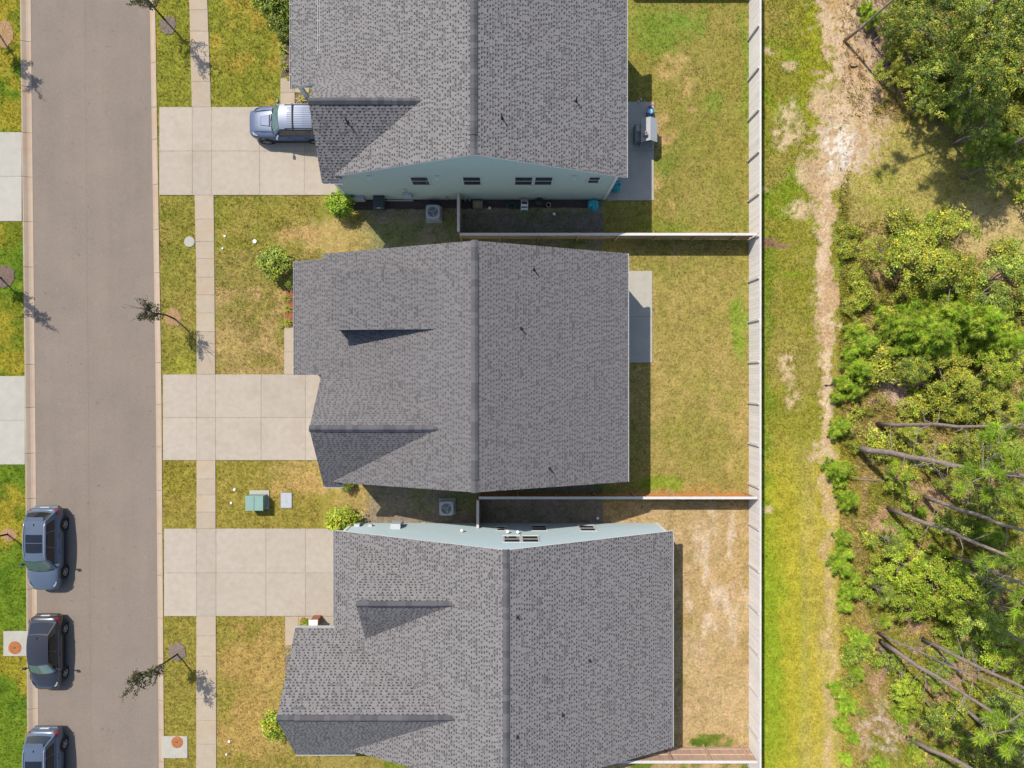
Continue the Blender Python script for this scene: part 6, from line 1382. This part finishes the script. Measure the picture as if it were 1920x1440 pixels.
tall_pine('tall pine trunk rising from yellow shrubs between two other pines', (1728, 930), (1910, 992), 13.5, 0.14, 3, dead=5)
tall_pine('tall pine whose long trunk leans over the light green trees', (1665, 952), (1918, 1052), 15.0, 0.14, 4, dead=7)
tall_pine('tall pine rising out of the light green trees', (1775, 1040), (1908, 1090), 14.0, 0.12, 5, dead=6)
tall_pine('slim tall pine beside the light green trees, twin of a bare stem', (1790, 1062), (1885, 1105), 12.0, 0.09, 6, dead=8)
tall_pine('thin bare pine stem with short dead side branches', (1645, 1186), (1905, 1302), 11.5, 0.085, 7, dead=8, crown=False)
tall_pine('tall pine beside the fallen grey branches', (1650, 1202), (1920, 1372), 14.5, 0.15, 8, dead=7)
tall_pine('tall pine with a mottled trunk below the light green trees', (1727, 1198), (1920, 1290), 14.5, 0.13, 9, dead=5)
tall_pine('tall pine by the pale sandy clearing', (1702, 1384), (1822, 1442), 14.0, 0.15, 10, dead=4)
tall_pine('tall pine on the sand track casting a broken shadow on the clearing', (1583, 77), (1668, 6), 15.0, 0.09, 11, dead=4, cs=1.55)
tall_pine('tall pine trunk among the dark trees', (1806, 46), (1862, 4), 15.0, 0.22, 12, dead=4)
tall_pine('slim grey stem bending among the dark trees', (1873, 126), (1906, 66), 8.5, 0.06, 13, dead=3, crown=False)
tall_pine('tall pine at the far side of the clearing', (1860, 300), (1990, 215), 14.0, 0.16, 14, dead=3)
# deadwood on the floor
def log(label, pts, r0, m_=M_twig, name='fallen_branch', z=0.08, group='deadwood on the wood floor', side=0, seed=0):
    P3 = [P(a, b) + Vector((0, 0, z)) for a, b in pts]; o = P3[0].copy(); o.z = 0; r = thing(name, label, 'branch', o, group); rs = random.Random(seed)
    MB().tube([p - o for p in P3], [r0 * (1 - 0.6 * k / (len(P3) - 1)) for k in range(len(P3))], 7).build('stem', m_, r, local=True)
    for k in range(side):
        t = rs.uniform(0.2, 0.95); i = min(int(t * (len(P3) - 1)), len(P3) - 2); p = P3[i].lerp(P3[i + 1], t * (len(P3) - 1) - i) - o; a = rs.uniform(0, 6.28); L = rs.uniform(0.4, 1.1)
        MB().tube([p, p + Vector((math.cos(a) * L * 0.5, math.sin(a) * L * 0.5, 0.2)), p + Vector((math.cos(a) * L, math.sin(a) * L, 0.3))], [r0 * 0.4, r0 * 0.25, 0.006], 5).build('twig', m_, r, local=True)
log('short fallen log lying on pink brown litter near the thickest trunk', [(1603, 898), (1640, 900), (1676, 898)], 0.07)
log('small dark stick on the sand track', [(1594, 125), (1601, 126), (1609, 123)], 0.05, M_dtwig, z=0.04)
log('tangle of pale fallen branches beside a tall pine', [(1645, 1210), (1665, 1240), (1690, 1262), (1730, 1290)], 0.10, M_twig, side=12, seed=3, z=0.25)
log('pale fallen trunk with bleached branches under the tall pines', [(1790, 1310), (1830, 1350), (1880, 1385), (1930, 1420)], 0.13, M_twig, side=14, seed=4, z=0.6)
log('bleached dead tree top lying over the light green crowns', [(1800, 1140), (1840, 1165), (1866, 1175)], 0.06, M_twig, side=5, seed=5, z=3.9)
log('grey forked dead branches in a dark gap among the yellow trees', [(1870, 668), (1885, 660), (1895, 650)], 0.05, M_twig, side=4, seed=6, z=1.6)
log('dead twigs scattered beside the wood edge', [(1545, 722), (1556, 722), (1566, 716)], 0.03, M_dtwig, side=5, seed=7, z=0.1)
log('thin dry branch beside the dark trees on the litter', [(1640, 140), (1655, 130), (1668, 120)], 0.03, M_dtwig, side=6, seed=8, z=0.1)
# litter
c = P(1604, 557); b = MB(); crumple(b, c.x, c.y, 0.02, 0.14, 0.12, 0.16, 9, 10, 6); b = b.build('plastic_bag', M_whitepl); tag(b, 'white plastic bag caught in the shrubs at the wood edge', 'litter')
